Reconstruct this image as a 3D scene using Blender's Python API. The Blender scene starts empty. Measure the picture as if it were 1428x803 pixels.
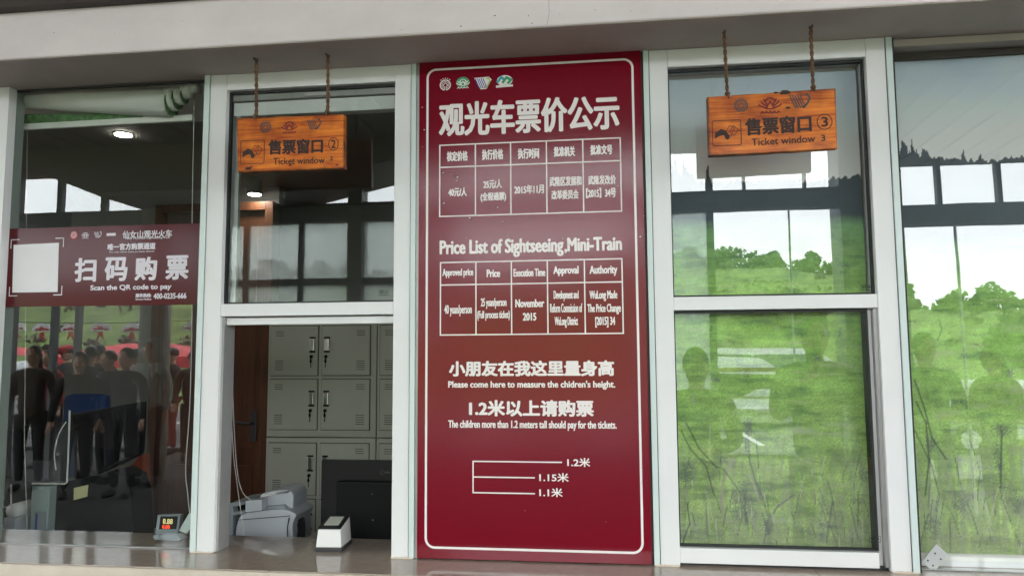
import bpy, bmesh, math, random
import numpy as np
from mathutils import Vector, Matrix
random.seed(7)
S = bpy.context.scene
COL = S.collection
R = math.radians

# ------------------------------------------------------------------ camera
CAM = Vector((0.0, -2.4336, 1.5442))
YAW, PITCH, ROLL, FOC = 0.12549854, 0.08998456, -0.00609288, 1035.0
_f = Vector((-math.sin(YAW)*math.cos(PITCH), math.cos(YAW)*math.cos(PITCH), math.sin(PITCH)))
_r0 = Vector((math.cos(YAW), math.sin(YAW), 0)); _u0 = _r0.cross(_f)
RT = math.cos(ROLL)*_r0 + math.sin(ROLL)*_u0
UP = -math.sin(ROLL)*_r0 + math.cos(ROLL)*_u0
cd = bpy.data.cameras.new('camera'); cam = bpy.data.objects.new('camera', cd); COL.objects.link(cam)
cd.sensor_width = 36; cd.lens = 36*FOC/1428; cd.clip_start = .05; cd.clip_end = 2000
m = Matrix((RT, UP, -_f)).transposed().to_4x4(); m.translation = CAM; cam.matrix_world = m
S.camera = cam
def at(px, py, Y=0.0):
    """the point of the plane y = Y that the photograph shows at pixel px, py (survey of the facade)"""
    d = RT*(px-714)/FOC - UP*(py-401.5)/FOC + _f
    return CAM + d*((Y-CAM.y)/d.y)
def mir(px, py, D):
    """the outdoor point, D metres in front of the facade, that the glass mirrors at pixel px, py"""
    v = at(px, py, D); return Vector((v.x, -D, v.z))

# ------------------------------------------------------------------ world, sun, exposure
SUN_EL, SUN_AZ = R(52), R(200)
W = bpy.data.worlds.new('World'); S.world = W; W.use_nodes = True
nt = W.node_tree; nt.nodes.clear()
out = nt.nodes.new('ShaderNodeOutputWorld'); bg = nt.nodes.new('ShaderNodeBackground')
sky = nt.nodes.new('ShaderNodeTexSky'); sky.sky_type = 'NISHITA'; sky.sun_disc = False
sky.sun_elevation = SUN_EL; sky.sun_rotation = SUN_AZ; sky.air_density = 1.2; sky.dust_density = 3
tc = nt.nodes.new('ShaderNodeTexCoord'); nz = nt.nodes.new('ShaderNodeTexNoise')
nz.inputs['Scale'].default_value = 2.6; nz.inputs['Detail'].default_value = 6; nz.inputs['Roughness'].default_value = .55
cr = nt.nodes.new('ShaderNodeValToRGB'); cr.color_ramp.elements[0].position = .3; cr.color_ramp.elements[0].color = (36, 37, 39, 1)
cr.color_ramp.elements[1].position = .75; cr.color_ramp.elements[1].color = (50, 51, 52, 1)
mx = nt.nodes.new('ShaderNodeMixRGB'); mx.inputs[0].default_value = .88
nt.links.new(tc.outputs['Generated'], nz.inputs['Vector']); nt.links.new(nz.outputs['Fac'], cr.inputs[0])
nt.links.new(sky.outputs[0], mx.inputs[1]); nt.links.new(cr.outputs[0], mx.inputs[2])
nt.links.new(mx.outputs[0], bg.inputs[0]); bg.inputs[1].default_value = .15
nt.links.new(bg.outputs[0], out.inputs[0])
sl = bpy.data.lights.new('sun', 'SUN'); sl.energy = 1.5; sl.angle = R(15); sl.color = (1, .96, .9)
so = bpy.data.objects.new('sun', sl); COL.objects.link(so)
so.rotation_euler = Vector((math.sin(SUN_AZ)*math.cos(SUN_EL), math.cos(SUN_AZ)*math.cos(SUN_EL), math.sin(SUN_EL))).to_track_quat('Z', 'Y').to_euler()
S.view_settings.view_transform = 'Standard'; S.view_settings.look = 'None'
S.view_settings.exposure = 0.5; S.view_settings.gamma = 1
S.cycles.use_denoising = True
S.cycles.max_bounces = 10; S.cycles.transparent_max_bounces = 16; S.cycles.glossy_bounces = 5; S.cycles.diffuse_bounces = 5
S.cycles.sample_clamp_indirect = 6; S.cycles.caustics_reflective = False; S.cycles.caustics_refractive = False

# ------------------------------------------------------------------ materials
def srgb(r, g, b):
    f = lambda c: (c/255/12.92 if c/255 <= .04045 else ((c/255+.055)/1.055)**2.4)
    return (f(r), f(g), f(b))
def mat(name, col, rough=.5, metal=0, var=0, vscale=8, bump=0, bscale=60, coat=0, spec=.5, stretch=(1, 1, 1), dark=None, rvar=0):
    m = bpy.data.materials.new(name); m.use_nodes = True
    n = m.node_tree; b = n.nodes['Principled BSDF']
    b.inputs['Base Color'].default_value = (*col, 1); b.inputs['Roughness'].default_value = rough
    b.inputs['Metallic'].default_value = metal; b.inputs['Specular IOR Level'].default_value = spec
    b.inputs['Coat Weight'].default_value = coat; b.inputs['Coat Roughness'].default_value = .08
    tc = n.nodes.new('ShaderNodeTexCoord'); mp = n.nodes.new('ShaderNodeMapping'); mp.inputs['Scale'].default_value = stretch
    n.links.new(tc.outputs['Object'], mp.inputs[0])
    if var or dark or rvar:
        z = n.nodes.new('ShaderNodeTexNoise'); z.inputs['Scale'].default_value = vscale; z.inputs['Detail'].default_value = 8
        z.inputs['Roughness'].default_value = .62
        n.links.new(mp.outputs[0], z.inputs['Vector'])
        r = n.nodes.new('ShaderNodeValToRGB'); r.color_ramp.elements[0].position = .32; r.color_ramp.elements[1].position = .7
        d = dark or tuple(max(0, c*(1-var)) for c in col); l = tuple(min(1, c*(1+var*.6)) for c in col)
        r.color_ramp.elements[0].color = (*d, 1); r.color_ramp.elements[1].color = (*l, 1)
        n.links.new(z.outputs['Fac'], r.inputs[0]); n.links.new(r.outputs[0], b.inputs['Base Color'])
        if rvar:
            mr = n.nodes.new('ShaderNodeMapRange'); mr.inputs[3].default_value = max(0, rough-rvar); mr.inputs[4].default_value = rough+rvar
            n.links.new(z.outputs['Fac'], mr.inputs[0]); n.links.new(mr.outputs[0], b.inputs['Roughness'])
    if bump:
        z2 = n.nodes.new('ShaderNodeTexNoise'); z2.inputs['Scale'].default_value = bscale; z2.inputs['Detail'].default_value = 4
        bp = n.nodes.new('ShaderNodeBump'); bp.inputs['Strength'].default_value = bump; bp.inputs['Distance'].default_value = .002
        n.links.new(mp.outputs[0], z2.inputs['Vector']); n.links.new(z2.outputs['Fac'], bp.inputs['Height']); n.links.new(bp.outputs[0], b.inputs['Normal'])
        if coat: n.links.new(bp.outputs[0], b.inputs['Coat Normal'])
    return m
def glass(name, tint, refl, rough=0.0, diff=0.0, wav=0.0):
    m = bpy.data.materials.new(name); m.use_nodes = True; n = m.node_tree; n.nodes.clear()
    o = n.nodes.new('ShaderNodeOutputMaterial'); t = n.nodes.new('ShaderNodeBsdfTransparent'); g = n.nodes.new('ShaderNodeBsdfGlossy')
    t.inputs[0].default_value = (*tint, 1); g.inputs['Roughness'].default_value = rough; g.inputs[0].default_value = (.97, 1, .99, 1)
    lw = n.nodes.new('ShaderNodeLayerWeight'); lw.inputs[0].default_value = .5
    pw_ = n.nodes.new('ShaderNodeMath'); pw_.operation = 'POWER'; pw_.inputs[1].default_value = 4.5; n.links.new(lw.outputs['Facing'], pw_.inputs[0])
    mr = n.nodes.new('ShaderNodeMapRange'); mr.inputs[3].default_value = refl; mr.inputs[4].default_value = 1
    n.links.new(pw_.outputs[0], mr.inputs[0])
    mxs = n.nodes.new('ShaderNodeMixShader'); n.links.new(mr.outputs[0], mxs.inputs[0]); n.links.new(t.outputs[0], mxs.inputs[1]); n.links.new(g.outputs[0], mxs.inputs[2])
    if wav:
        tcn = n.nodes.new('ShaderNodeTexCoord'); z2 = n.nodes.new('ShaderNodeTexNoise'); z2.inputs['Scale'].default_value = 3.0; z2.inputs['Detail'].default_value = 2
        bp = n.nodes.new('ShaderNodeBump'); bp.inputs['Strength'].default_value = wav; bp.inputs['Distance'].default_value = .01
        n.links.new(tcn.outputs['Object'], z2.inputs['Vector']); n.links.new(z2.outputs['Fac'], bp.inputs['Height']); n.links.new(bp.outputs[0], g.inputs['Normal'])
    last = mxs
    if diff:
        df = n.nodes.new('ShaderNodeBsdfDiffuse'); df.inputs[0].default_value = (.55, .58, .56, 1)
        tr = n.nodes.new('ShaderNodeBsdfTranslucent'); tr.inputs[0].default_value = (.88, .9, .89, 1)
        a = n.nodes.new('ShaderNodeMixShader'); a.inputs[0].default_value = .75; n.links.new(df.outputs[0], a.inputs[1]); n.links.new(tr.outputs[0], a.inputs[2])
        c = n.nodes.new('ShaderNodeMixShader'); c.inputs[0].default_value = diff; n.links.new(mxs.outputs[0], c.inputs[1]); n.links.new(a.outputs[0], c.inputs[2]); last = c
    n.links.new(last.outputs[0], o.inputs[0]); return m
def emit(name, col, st):
    m = bpy.data.materials.new(name); m.use_nodes = True; b = m.node_tree.nodes['Principled BSDF']
    b.inputs['Base Color'].default_value = (*col, 1); b.inputs['Emission Color'].default_value = (*col, 1); b.inputs['Emission Strength'].default_value = st; return m

M = dict(
 alu=mat('white_powder_coat', (.80, .81, .81), .32, var=.04, vscale=3, bump=.03, bscale=20, rvar=.06),
 jamb=mat('pale_green_edge_strip', (.66, .76, .74), .25, var=.06, vscale=3, stretch=(1, 1, .3)),
 seal=mat('black_rubber_seal', (.015, .017, .018), .6),
 track=mat('grey_aluminium', (.42, .42, .41), .35, metal=.4, var=.1, vscale=10),
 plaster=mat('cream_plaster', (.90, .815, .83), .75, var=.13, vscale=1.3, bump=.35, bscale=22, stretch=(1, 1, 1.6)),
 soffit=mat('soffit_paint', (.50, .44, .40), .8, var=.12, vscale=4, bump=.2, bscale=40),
 counter=mat('reflection_toned_stone', (.37, .31, .25), .08, var=.10, vscale=30, coat=.15),  # stone likely cream like the edge; dark reflection put into the colour
 lip=mat('cream_stone', (.68, .60, .50), .3, var=.07, vscale=18),
 red=mat('maroon_laminated_print', srgb(121, 11, 33), .12, var=.05, vscale=5, bump=.09, bscale=150, spec=.34, coat=.05),
 ink=mat('white_ink', (.86, .80, .79), .3),
 banner=mat('dark_maroon_film', srgb(84, 14, 22), .14, var=.08, vscale=4, spec=.25),
 bink=mat('pale_lilac_ink', (.72, .68, .74), .4),
 card=mat('white_card', (.82, .82, .84), .5, var=.03),
 brown=mat('dark_brown_ink', (.035, .012, .008), .6),
 sred=mat('dark_red_ink', (.20, .015, .012), .6), sgrey=mat('slate_ink', (.055, .065, .07), .6),
 green=mat('green_ink', (.03, .33, .14), .4), blue=mat('blue_ink', (.02, .06, .36), .4), lime=mat('lime_ink', (.38, .55, .12), .4), teal=mat('teal_ink', (.05, .35, .42), .4),
 rope=mat('brown_hemp', (.16, .085, .05), .9, var=.4, vscale=60),
 iwall=mat('interior_wall_paint', (.24, .235, .22), .8, var=.05), iceil=mat('interior_ceiling_paint', (.2, .195, .18), .8),
 ifloor=mat('interior_floor_tile', (.3, .28, .25), .3, var=.1),
 locker=mat('grey_green_steel', (.50, .51, .44), .42, var=.04, vscale=3), lockgap=mat('locker_shadow_gap', (.06, .06, .05), .7),
 chrome=mat('bright_steel', (.75, .75, .75), .22, metal=1), black=mat('black_plastic', (.009, .009, .011), .35, bump=.05, bscale=200, spec=.25),
 blackm=mat('matt_black_plastic', (.006, .006, .007), .6, spec=.2),
 door=mat('dark_stained_wood', (.12, .045, .02), .4, var=.35, vscale=5, stretch=(6, 6, .6), coat=.15),
 white=mat('white_plastic', (.82, .82, .82), .3, var=.02), dgrey=mat('dark_grey_rubber', (.05, .05, .055), .6),
 printer=mat('pale_grey_plastic', (.48, .51, .55), .45, var=.04), printer2=mat('grey_plastic', (.27, .30, .33), .45),
 bead=mat('white_beads', (.72, .70, .66), .4), bfab=mat('blind_backing', (.88, .88, .82), .7, var=.06, vscale=6, bump=.1),
 bluechair=mat('navy_fabric', (.012, .045, .16), .8, bump=.3, bscale=200), orange=mat('orange_fabric', (.40, .07, .025), .8, var=.2),
 note=mat('yellow_paper', (.62, .58, .32), .7), tower=mat('pale_computer_case', (.34, .42, .41), .4, var=.05),
 desk=mat('grey_laminate', (.3, .29, .27), .4, var=.08),
 lamp=emit('lamp_diffuser', (1, .93, .82), 75), digits=emit('red_digits', (1, .08, .02), .9), digity=emit('amber_digits', (.8, .7, .3), .4),
 glass=glass('window_glass', (.955, .965, .96), .057, wav=.016), hazed=glass('hazed_glass', (.85, .9, .88), .05, diff=.5),
 glass1=glass('left_window_glass', (.945, .965, .955), .052, wav=.012), plainglass=glass('clear_glass', (.9, .95, .93), .06),
 conc=mat('pale_concrete_paving', (.055, .053, .05), .9, var=.3, vscale=2.5, bump=.3, bscale=30, spec=.15), asph=mat('grey_asphalt', (.12, .12, .12), .85, var=.25, vscale=6),
 grass=mat('meadow_grass', (.135, .19, .05), .9, var=.55, vscale=.45), canopy=mat('canopy_metal', (.15, .155, .16), .5, var=.1), ccol=mat('column_paint', (.30, .30, .26), .6, var=.08),
 ribs=mat('ceiling_metal_sheet', (.22, .205, .19), .5, var=.1), pole=mat('tan_painted_pole', (.5, .42, .30), .5),
 tent=mat('red_canvas', (.55, .05, .06), .7, var=.15), fence=mat('brick_red_boards', (.38, .12, .07), .7, var=.2), pline=mat('white_road_paint', (.75, .75, .73), .6, var=.1),
 carw=mat('white_car_paint', (.78, .79, .8), .15, coat=1), cars=mat('silver_car_paint', (.55, .57, .6), .2, metal=.5, coat=1), carg=mat('dark_car_glass', (.05, .06, .07), .05),
 tyre=mat('tyre_rubber', (.02, .02, .02), .8), leaf=mat('tree_leaves', (.075, .115, .055), .8, var=.7, vscale=.5), bark=mat('bark', (.09, .065, .045), .9, var=.3),
 heather=mat('purple_brown_shrub', (.13, .085, .09), .9, var=.4, vscale=2),
 skin=mat('skin', (.50, .29, .20), .5), hair=mat('black_hair', (.012, .010, .009), .5),
 reveal=mat('glass_tinted_reveal', (.20, .25, .22), .6, var=.08),  # white reveal; green tint and dimness behind the glass put into the colour
 dark_brown=mat('dark_brown_cladding', (.045, .03, .025), .6),
)
# wooden sign boards: grain, burnt rims and knots
def wood():
    m = mat('orange_varnished_wood', (.56, .155, .025), .42, coat=.08, spec=.3); n = m.node_tree; b = n.nodes['Principled BSDF']
    L = n.links.new
    tc = n.nodes.new('ShaderNodeTexCoord'); mp = n.nodes.new('ShaderNodeMapping'); mp.inputs['Scale'].default_value = (2.0, 3, 26)
    L(tc.outputs['Object'], mp.inputs[0])
    z = n.nodes.new('ShaderNodeTexNoise'); z.inputs['Scale'].default_value = 3; z.inputs['Detail'].default_value = 10; z.inputs['Distortion'].default_value = 1.2; L(mp.outputs[0], z.inputs['Vector'])
    r = n.nodes.new('ShaderNodeValToRGB'); e = r.color_ramp.elements; e[0].position = .28; e[0].color = (.34, .04, .004, 1); e[1].position = .62; e[1].color = (.86, .26, .028, 1)
    q = e.new(.42); q.color = (.68, .16, .02, 1); L(z.outputs['Fac'], r.inputs[0])
    big = n.nodes.new('ShaderNodeTexNoise'); big.inputs['Scale'].default_value = 9; L(tc.outputs['Object'], big.inputs['Vector'])
    br = n.nodes.new('ShaderNodeValToRGB'); br.color_ramp.elements[0].position = .3; br.color_ramp.elements[0].color = (.50, .34, .28, 1); br.color_ramp.elements[1].position = .6; br.color_ramp.elements[1].color = (1, 1, 1, 1); L(big.outputs['Fac'], br.inputs[0])
    mm = n.nodes.new('ShaderNodeMixRGB'); mm.blend_type = 'MULTIPLY'; mm.inputs[0].default_value = 1; big.inputs['Detail'].default_value = 5; L(r.outputs[0], mm.inputs[1]); L(br.outputs[0], mm.inputs[2])
    s = n.nodes.new('ShaderNodeSeparateXYZ'); L(tc.outputs['Generated'], s.inputs[0])
    def edge(o, k):
        a = n.nodes.new('ShaderNodeMath'); a.operation = 'SUBTRACT'; L(o, a.inputs[0]); a.inputs[1].default_value = .5
        c = n.nodes.new('ShaderNodeMath'); c.operation = 'ABSOLUTE'; L(a.outputs[0], c.inputs[0])
        d = n.nodes.new('ShaderNodeMapRange'); d.inputs[1].default_value = .5-k; d.inputs[2].default_value = .5; L(c.outputs[0], d.inputs[0]); return d.outputs[0]
    mxn = n.nodes.new('ShaderNodeMath'); mxn.operation = 'MAXIMUM'; L(edge(s.outputs[0], .02), mxn.inputs[0]); L(edge(s.outputs[2], .045), mxn.inputs[1])
    sm = n.nodes.new('ShaderNodeTexNoise'); sm.inputs['Scale'].default_value = 30; L(tc.outputs['Object'], sm.inputs['Vector'])
    ml = n.nodes.new('ShaderNodeMath'); ml.operation = 'MULTIPLY'; ml.use_clamp = True; L(mxn.outputs[0], ml.inputs[0]); L(sm.outputs['Fac'], ml.inputs[1])
    m2 = n.nodes.new('ShaderNodeMath'); m2.operation = 'MULTIPLY'; m2.use_clamp = True; L(ml.outputs[0], m2.inputs[0]); m2.inputs[1].default_value = 1.8
    f = n.nodes.new('ShaderNodeMixRGB'); L(m2.outputs[0], f.inputs[0]); L(mm.outputs[0], f.inputs[1]); f.inputs[2].default_value = (.045, .012, .006, 1)
    L(f.outputs[0], b.inputs['Base Color'])
    bp = n.nodes.new('ShaderNodeBump'); bp.inputs['Strength'].default_value = .25; bp.inputs['Distance'].default_value = .002; L(z.outputs['Fac'], bp.inputs['Height']); L(bp.outputs[0], b.inputs['Normal'])
    return m
M['wood'] = wood()
def vcmat(name, rough=.6, fine=.25):
    m = mat(name, (1, 1, 1), rough); n = m.node_tree; b = n.nodes['Principled BSDF']
    a = n.nodes.new('ShaderNodeVertexColor'); a.layer_name = 'Col'
    n.links.new(a.outputs[0], b.inputs['Base Color']); return m
M['print'] = vcmat('printed_landscape', .55)

# ------------------------------------------------------------------ object helpers
LOC = {}
def prop(o, label=None, cat=None, group=None, kind=None):
    if label: o['label'] = label
    if cat: o['category'] = cat
    if group: o['group'] = group
    if kind: o['kind'] = kind
    return o
def thing(name, label, cat, loc=(0, 0, 0), group=None):
    o = bpy.data.objects.new(name, None); COL.objects.link(o); o.location = loc; o.empty_display_size = .1
    LOC[o.name] = Vector(loc); return prop(o, label, cat, group)
def wloc(p):
    return LOC.get(p.name, Vector((0, 0, 0))) if p else Vector((0, 0, 0))
class MB:
    def __init__(s): s.v = []; s.f = []
    def add(s, vs, fs):
        k = len(s.v); s.v += [Vector(v) for v in vs]; s.f += [tuple(i+k for i in f) for f in fs]; return s
    def box(s, x0, x1, y0, y1, z0, z1):
        return s.add([(x0,y0,z0),(x1,y0,z0),(x1,y1,z0),(x0,y1,z0),(x0,y0,z1),(x1,y0,z1),(x1,y1,z1),(x0,y1,z1)],
                     [(0,3,2,1),(4,5,6,7),(0,1,5,4),(1,2,6,5),(2,3,7,6),(3,0,4,7)])
    def hexa(s, front, back):
        """front and back: four points each, same order"""
        return s.add(list(front)+list(back), [(0,1,2,3),(7,6,5,4),(0,4,5,1),(1,5,6,2),(2,6,7,3),(3,7,4,0)])
    def prism(s, pts, y0, y1):
        """polygon given in x,z, from y0 to y1"""
        n = len(pts); vs = [(p[0], y0, p[1]) for p in pts]+[(p[0], y1, p[1]) for p in pts]
        return s.add(vs, [tuple(range(n)), tuple(range(2*n-1, n-1, -1))]+[(i, i+n, (i+1) % n+n, (i+1) % n) for i in range(n)])
    def flat(s, pts, y):
        return s.add([(p[0], y, p[1]) for p in pts], [tuple(range(len(pts)))])
    def line(s, pts, w, y, closed=False):
        """flat stroke of width w in the plane y"""
        n = len(pts); q = [Vector((p[0], p[1])) for p in pts]; L = []; Rr = []
        for i in range(n):
            a = q[(i-1) % n] if (closed or i) else q[i]; b = q[(i+1) % n] if (closed or i < n-1) else q[i]
            t1 = (q[i]-a); t2 = (b-q[i]); t1 = t1.normalized() if t1.length > 1e-9 else t2.normalized(); t2 = t2.normalized() if t2.length > 1e-9 else t1
            t = (t1+t2); t = t.normalized() if t.length > 1e-6 else t1
            k = 1/max(.5, t.dot(t1)); nn = Vector((-t.y, t.x))*w*.5*k
            L.append(q[i]+nn); Rr.append(q[i]-nn)
        vs = [(p.x, y, p.y) for p in L]+[(p.x, y, p.y) for p in Rr]
        return s.add(vs, [(i, (i+1) % n, (i+1) % n+n, i+n) for i in range(n if closed else n-1)])
    def tube(s, pts, r, seg=8, cap=True):
        P = [Vector(p) for p in pts]; n = len(P); rs = r if isinstance(r, (list, tuple)) else [r]*n; k = len(s.v); prev = None
        for i in range(n):
            t = (P[min(i+1, n-1)]-P[max(i-1, 0)]).normalized()
            if prev is None:
                a = Vector((0, 0, 1)) if abs(t.z) < .9 else Vector((1, 0, 0)); u = t.cross(a).normalized()
            else: u = (prev-t*prev.dot(t)).normalized()
            prev = u; w = t.cross(u)
            for j in range(seg):
                a = 2*math.pi*j/seg; s.v.append(P[i]+(u*math.cos(a)+w*math.sin(a))*rs[i])
        for i in range(n-1):
            for j in range(seg):
                a = k+i*seg+j; b = k+i*seg+(j+1) % seg; s.f.append((a, b, b+seg, a+seg))
        if cap: s.f.append(tuple(k+j for j in range(seg))[::-1]); s.f.append(tuple(k+(n-1)*seg+j for j in range(seg)))
        return s
    def ball(s, c, r, seg=8, rings=5, sx=1, sy=1, sz=1):
        c = Vector(c); k = len(s.v); s.v.append(c+Vector((0, 0, r*sz)))
        for i in range(1, rings):
            p = math.pi*i/rings
            for j in range(seg):
                a = 2*math.pi*j/seg; s.v.append(c+Vector((math.sin(p)*math.cos(a)*sx, math.sin(p)*math.sin(a)*sy, math.cos(p)*sz))*r)
        s.v.append(c-Vector((0, 0, r*sz))); e = len(s.v)-1
        for j in range(seg):
            s.f.append((k, k+1+j, k+1+(j+1) % seg)); s.f.append((e, e-seg+(j+1) % seg, e-seg+j))
        for i in range(rings-2):
            for j in range(seg):
                a = k+1+i*seg+j; b = k+1+i*seg+(j+1) % seg; s.f.append((a, a+seg, b+seg, b))
        return s
    def build(s, name, m, parent=None, label=None, bevel=0, smooth=False, kind=None):
        off = wloc(parent)
        me = bpy.data.meshes.new(name); me.from_pydata([v-off for v in s.v], [], s.f); me.materials.append(M[m] if isinstance(m, str) else m)
        bm = bmesh.new(); bm.from_mesh(me)
        if bevel:
            bmesh.ops.remove_doubles(bm, verts=bm.verts, dist=1e-6)
            es = [e for e in bm.edges if len(e.link_faces) == 2 and e.calc_face_angle(0) > .5]
            bmesh.ops.bevel(bm, geom=es, offset=bevel, segments=2, affect='EDGES', profile=.6, clamp_overlap=True)
        if not name.startswith('lettering'): bmesh.ops.recalc_face_normals(bm, faces=bm.faces)
        bm.to_mesh(me); bm.free()
        if smooth:
            for p in me.polygons: p.use_smooth = True
        o = bpy.data.objects.new(name, me); COL.objects.link(o)
        if parent: o.parent = parent
        LOC[o.name] = off
        if label: o['label'] = label
        if kind: o['kind'] = kind
        return o
def arc(cx, cz, rx, rz, a0, a1, n=16):
    return [(cx+rx*math.cos(R(a0+(a1-a0)*i/n)), cz+rz*math.sin(R(a0+(a1-a0)*i/n))) for i in range(n+1)]
def rrect(x0, x1, z0, z1, r, n=5):
    return arc(x1-r, z1-r, r, r, 0, 90, n)+arc(x0+r, z1-r, r, r, 90, 180, n)+arc(x0+r, z0+r, r, r, 180, 270, n)+arc(x1-r, z0+r, r, r, 270, 360, n)

_tc = {}
def glyphs(s):
    if s in _tc: return _tc[s]
    c = bpy.data.curves.new('t', 'FONT'); c.body = s; c.size = 1; c.resolution_u = 3; c.fill_mode = 'FRONT'
    o = bpy.data.objects.new('t', c); COL.objects.link(o)
    dg = bpy.context.evaluated_depsgraph_get(); me = o.evaluated_get(dg).to_mesh()
    v = [(p.co.x, p.co.y) for p in me.vertices]; f = [tuple(p.vertices) for p in me.polygons]
    o.evaluated_get(dg).to_mesh_clear(); bpy.data.objects.remove(o); bpy.data.curves.remove(c)
    _tc[s] = (v, f); return v, f
def lettering(mb, s, x0, x1, z0, z1, y, bold=0.0, shear=0.0):
    """flat print: the glyphs of s fitted into x0..x1, z0..z1 in the plane y"""
    v, f = glyphs(s)
    if not v: return
    xs = [p[0] for p in v]; zs = [p[1] for p in v]
    ax, bx, az, bz = min(xs), max(xs), min(zs), max(zs)
    x0 += bold; x1 -= bold; z0 += bold*.8; z1 -= bold*.8
    kx = (x1-x0)/max(1e-6, bx-ax); kz = (z1-z0)/max(1e-6, bz-az)
    offs = [(0, 0)] if not bold else [(0, 0), (bold, 0), (-bold, 0), (0, bold*.8), (0, -bold*.8), (bold*.75, bold*.6), (-bold*.75, bold*.6), (bold*.75, -bold*.6), (-bold*.75, -bold*.6)]
    for i, (dx, dz) in enumerate(offs):
        mb.add([(x0+(p[0]-ax)*kx+dx+shear*(p[0]-ax)*0, y-i*2.5e-5, z0+(p[1]-az)*kz+dz+shear*(x0+(p[0]-ax)*kx-(x0+x1)/2)) for p in v], [g for g in f])
def ltext(s, xl, xr, yt, yb, parent, m, Y, bold=0.0, name='lettering', shear=0.0):
    xc = (xl+xr)/2; a = at(xl, (yt+yb)/2, Y); b = at(xr, (yt+yb)/2, Y)
    mb = MB(); lettering(mb, s, a.x, b.x, at(xc, yb, Y).z, at(xc, yt, Y).z, Y, bold, shear)
    return mb.build(name, m, parent)

ZS, ZT = .884, 2.556      # counter top and soffit heights

# ------------------------------------------------------------------ setting outside (the glass mirrors it)
def grid(name, x0, x1, y0, y1, nx, ny, fz, m):
    vs = []; fs = []
    for j in range(ny+1):
        for i in range(nx+1):
            x = x0+(x1-x0)*i/nx; y = y0+(y1-y0)*j/ny; vs.append((x, y, fz(x, y)))
    for j in range(ny):
        for i in range(nx):
            a = j*(nx+1)+i; fs.append((a, a+1, a+nx+2, a+nx+1))
    return MB().add(vs, fs).build(name, m, smooth=True, kind='structure')
grid('ground', -900, 900, -900, 900, 4, 4, lambda x, y: -.30, 'grass')
MB().box(-30, 30, -9.0, -.19, -.2, 0).build('pavement', 'conc', kind='structure')
MB().box(-60, 60, -20, -9.0, -.29, -.10).build('parking_area', 'asph', kind='structure')
for i in range(-7, 12):
    MB().box(i*2.7, i*2.7+.12, -16.5, -11.5, -.10, -.096).build('parking_line', 'pline', kind='structure')
MB().box(-30, 30, -9.14, -9.0, -.25, .06).build('kerb', 'conc', kind='structure')
def hz(x, y):
    t = max(0, min(1, (-y-21)/30)); t = t*t*(3-2*t)
    return -.3+t*(6.3+.9*math.sin(x*.07+1)+.5*math.sin(x*.21)+ (1.0 if x < -10 else 0)*min(1, (-x-10)/15))+.18*math.sin(x*.9+y*.7)*t
grid('hill', -130, 130, -120, -21, 90, 46, hz, 'grass')
rw = random.Random(3)
def leafball(mb, c, rx, rz, n, s, rnd):
    c = Vector(c)
    for _ in range(n):
        d = Vector((rnd.gauss(0, 1), rnd.gauss(0, 1), rnd.gauss(0, 1))).normalized()*(rnd.random()**.4)
        p = c+Vector((d.x*rx, d.y*rx, d.z*rz)); u = Vector((rnd.gauss(0, 1), rnd.gauss(0, 1), rnd.gauss(0, 1))).normalized()
        v = u.cross(Vector((rnd.gauss(0, 1), rnd.gauss(0, 1), rnd.gauss(0, 1)))).normalized(); k = s*(.6+rnd.random()*.8)
        mb.add([p-u*k-v*k*.6, p+u*k-v*k*.6, p+u*k*.4+v*k, p-u*k*.6+v*k*.8], [(0, 1, 2, 3)])
wood_mb = MB()
for i in range(420):
    x = -110+220*i/420+rw.uniform(-.9, .9); y = -47-rw.random()*9; h = rw.uniform(1.1, 1.9)*(1.4 if rw.random() < .12 else 1)
    z = hz(x, y); wood_mb.tube([(x, y, z-.3), (x, y, z+h*.7)], [.12, .04], 5)
    for k in range(3): leafball(wood_mb, (x+rw.uniform(-.4, .4), y, z+h*(.2+.25*k)), .95*h/1.8*(1.2-.3*k), h*.32, 60, .15, rw)
prop(wood_mb.build('woodland', 'leaf', kind='stuff'), 'far row of trees along the ridge of the green hill')
shr = MB()
for i in range(110):
    x = rw.uniform(-45, 40); y = rw.uniform(-46, -25); z = hz(x, y); k = rw.uniform(.25, .8)
    leafball(shr, (x, y, z+k*.4), k*rw.uniform(.8, 1.8), k*.5, 34, .10, rw)
prop(shr.build('hillside_shrubs', 'heather', kind='stuff'), 'low scattered purple brown shrubs on the mirrored meadow slope')
def bush(px, py, D, w, h, m, label):
    p = mir(px, py, D); mb = MB(); z = hz(p.x, -D)
    o = thing('bush', label, 'bush', (p.x, -D, z))
    rb = random.Random(int(px))
    for k in range(9): leafball(mb, (p.x+rb.uniform(-.35, .35)*w, -D+rb.uniform(-.5, .5), z+h*rb.uniform(.2, .6)), w*.3, h*.38, 150, .13, rb)
    mb.build('foliage', m, o)
    st = MB()
    for k in range(5): st.tube([(p.x+rb.uniform(-.2, .2), -D, z-.2), (p.x+rb.uniform(-w*.3, w*.3), -D, z+h*.5)], [.07, .02], 5)
    st.build('stem', 'bark', o)
bush(1090, 452, 34, 7.5, 2.2, 'heather', 'wide purple brown shrub on the hillside mirrored in ticket window three')
bush(1412, 440, 34, 3.6, 2.6, 'leaf', 'round dark bush on the hillside mirrored in the right hand window')

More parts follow.
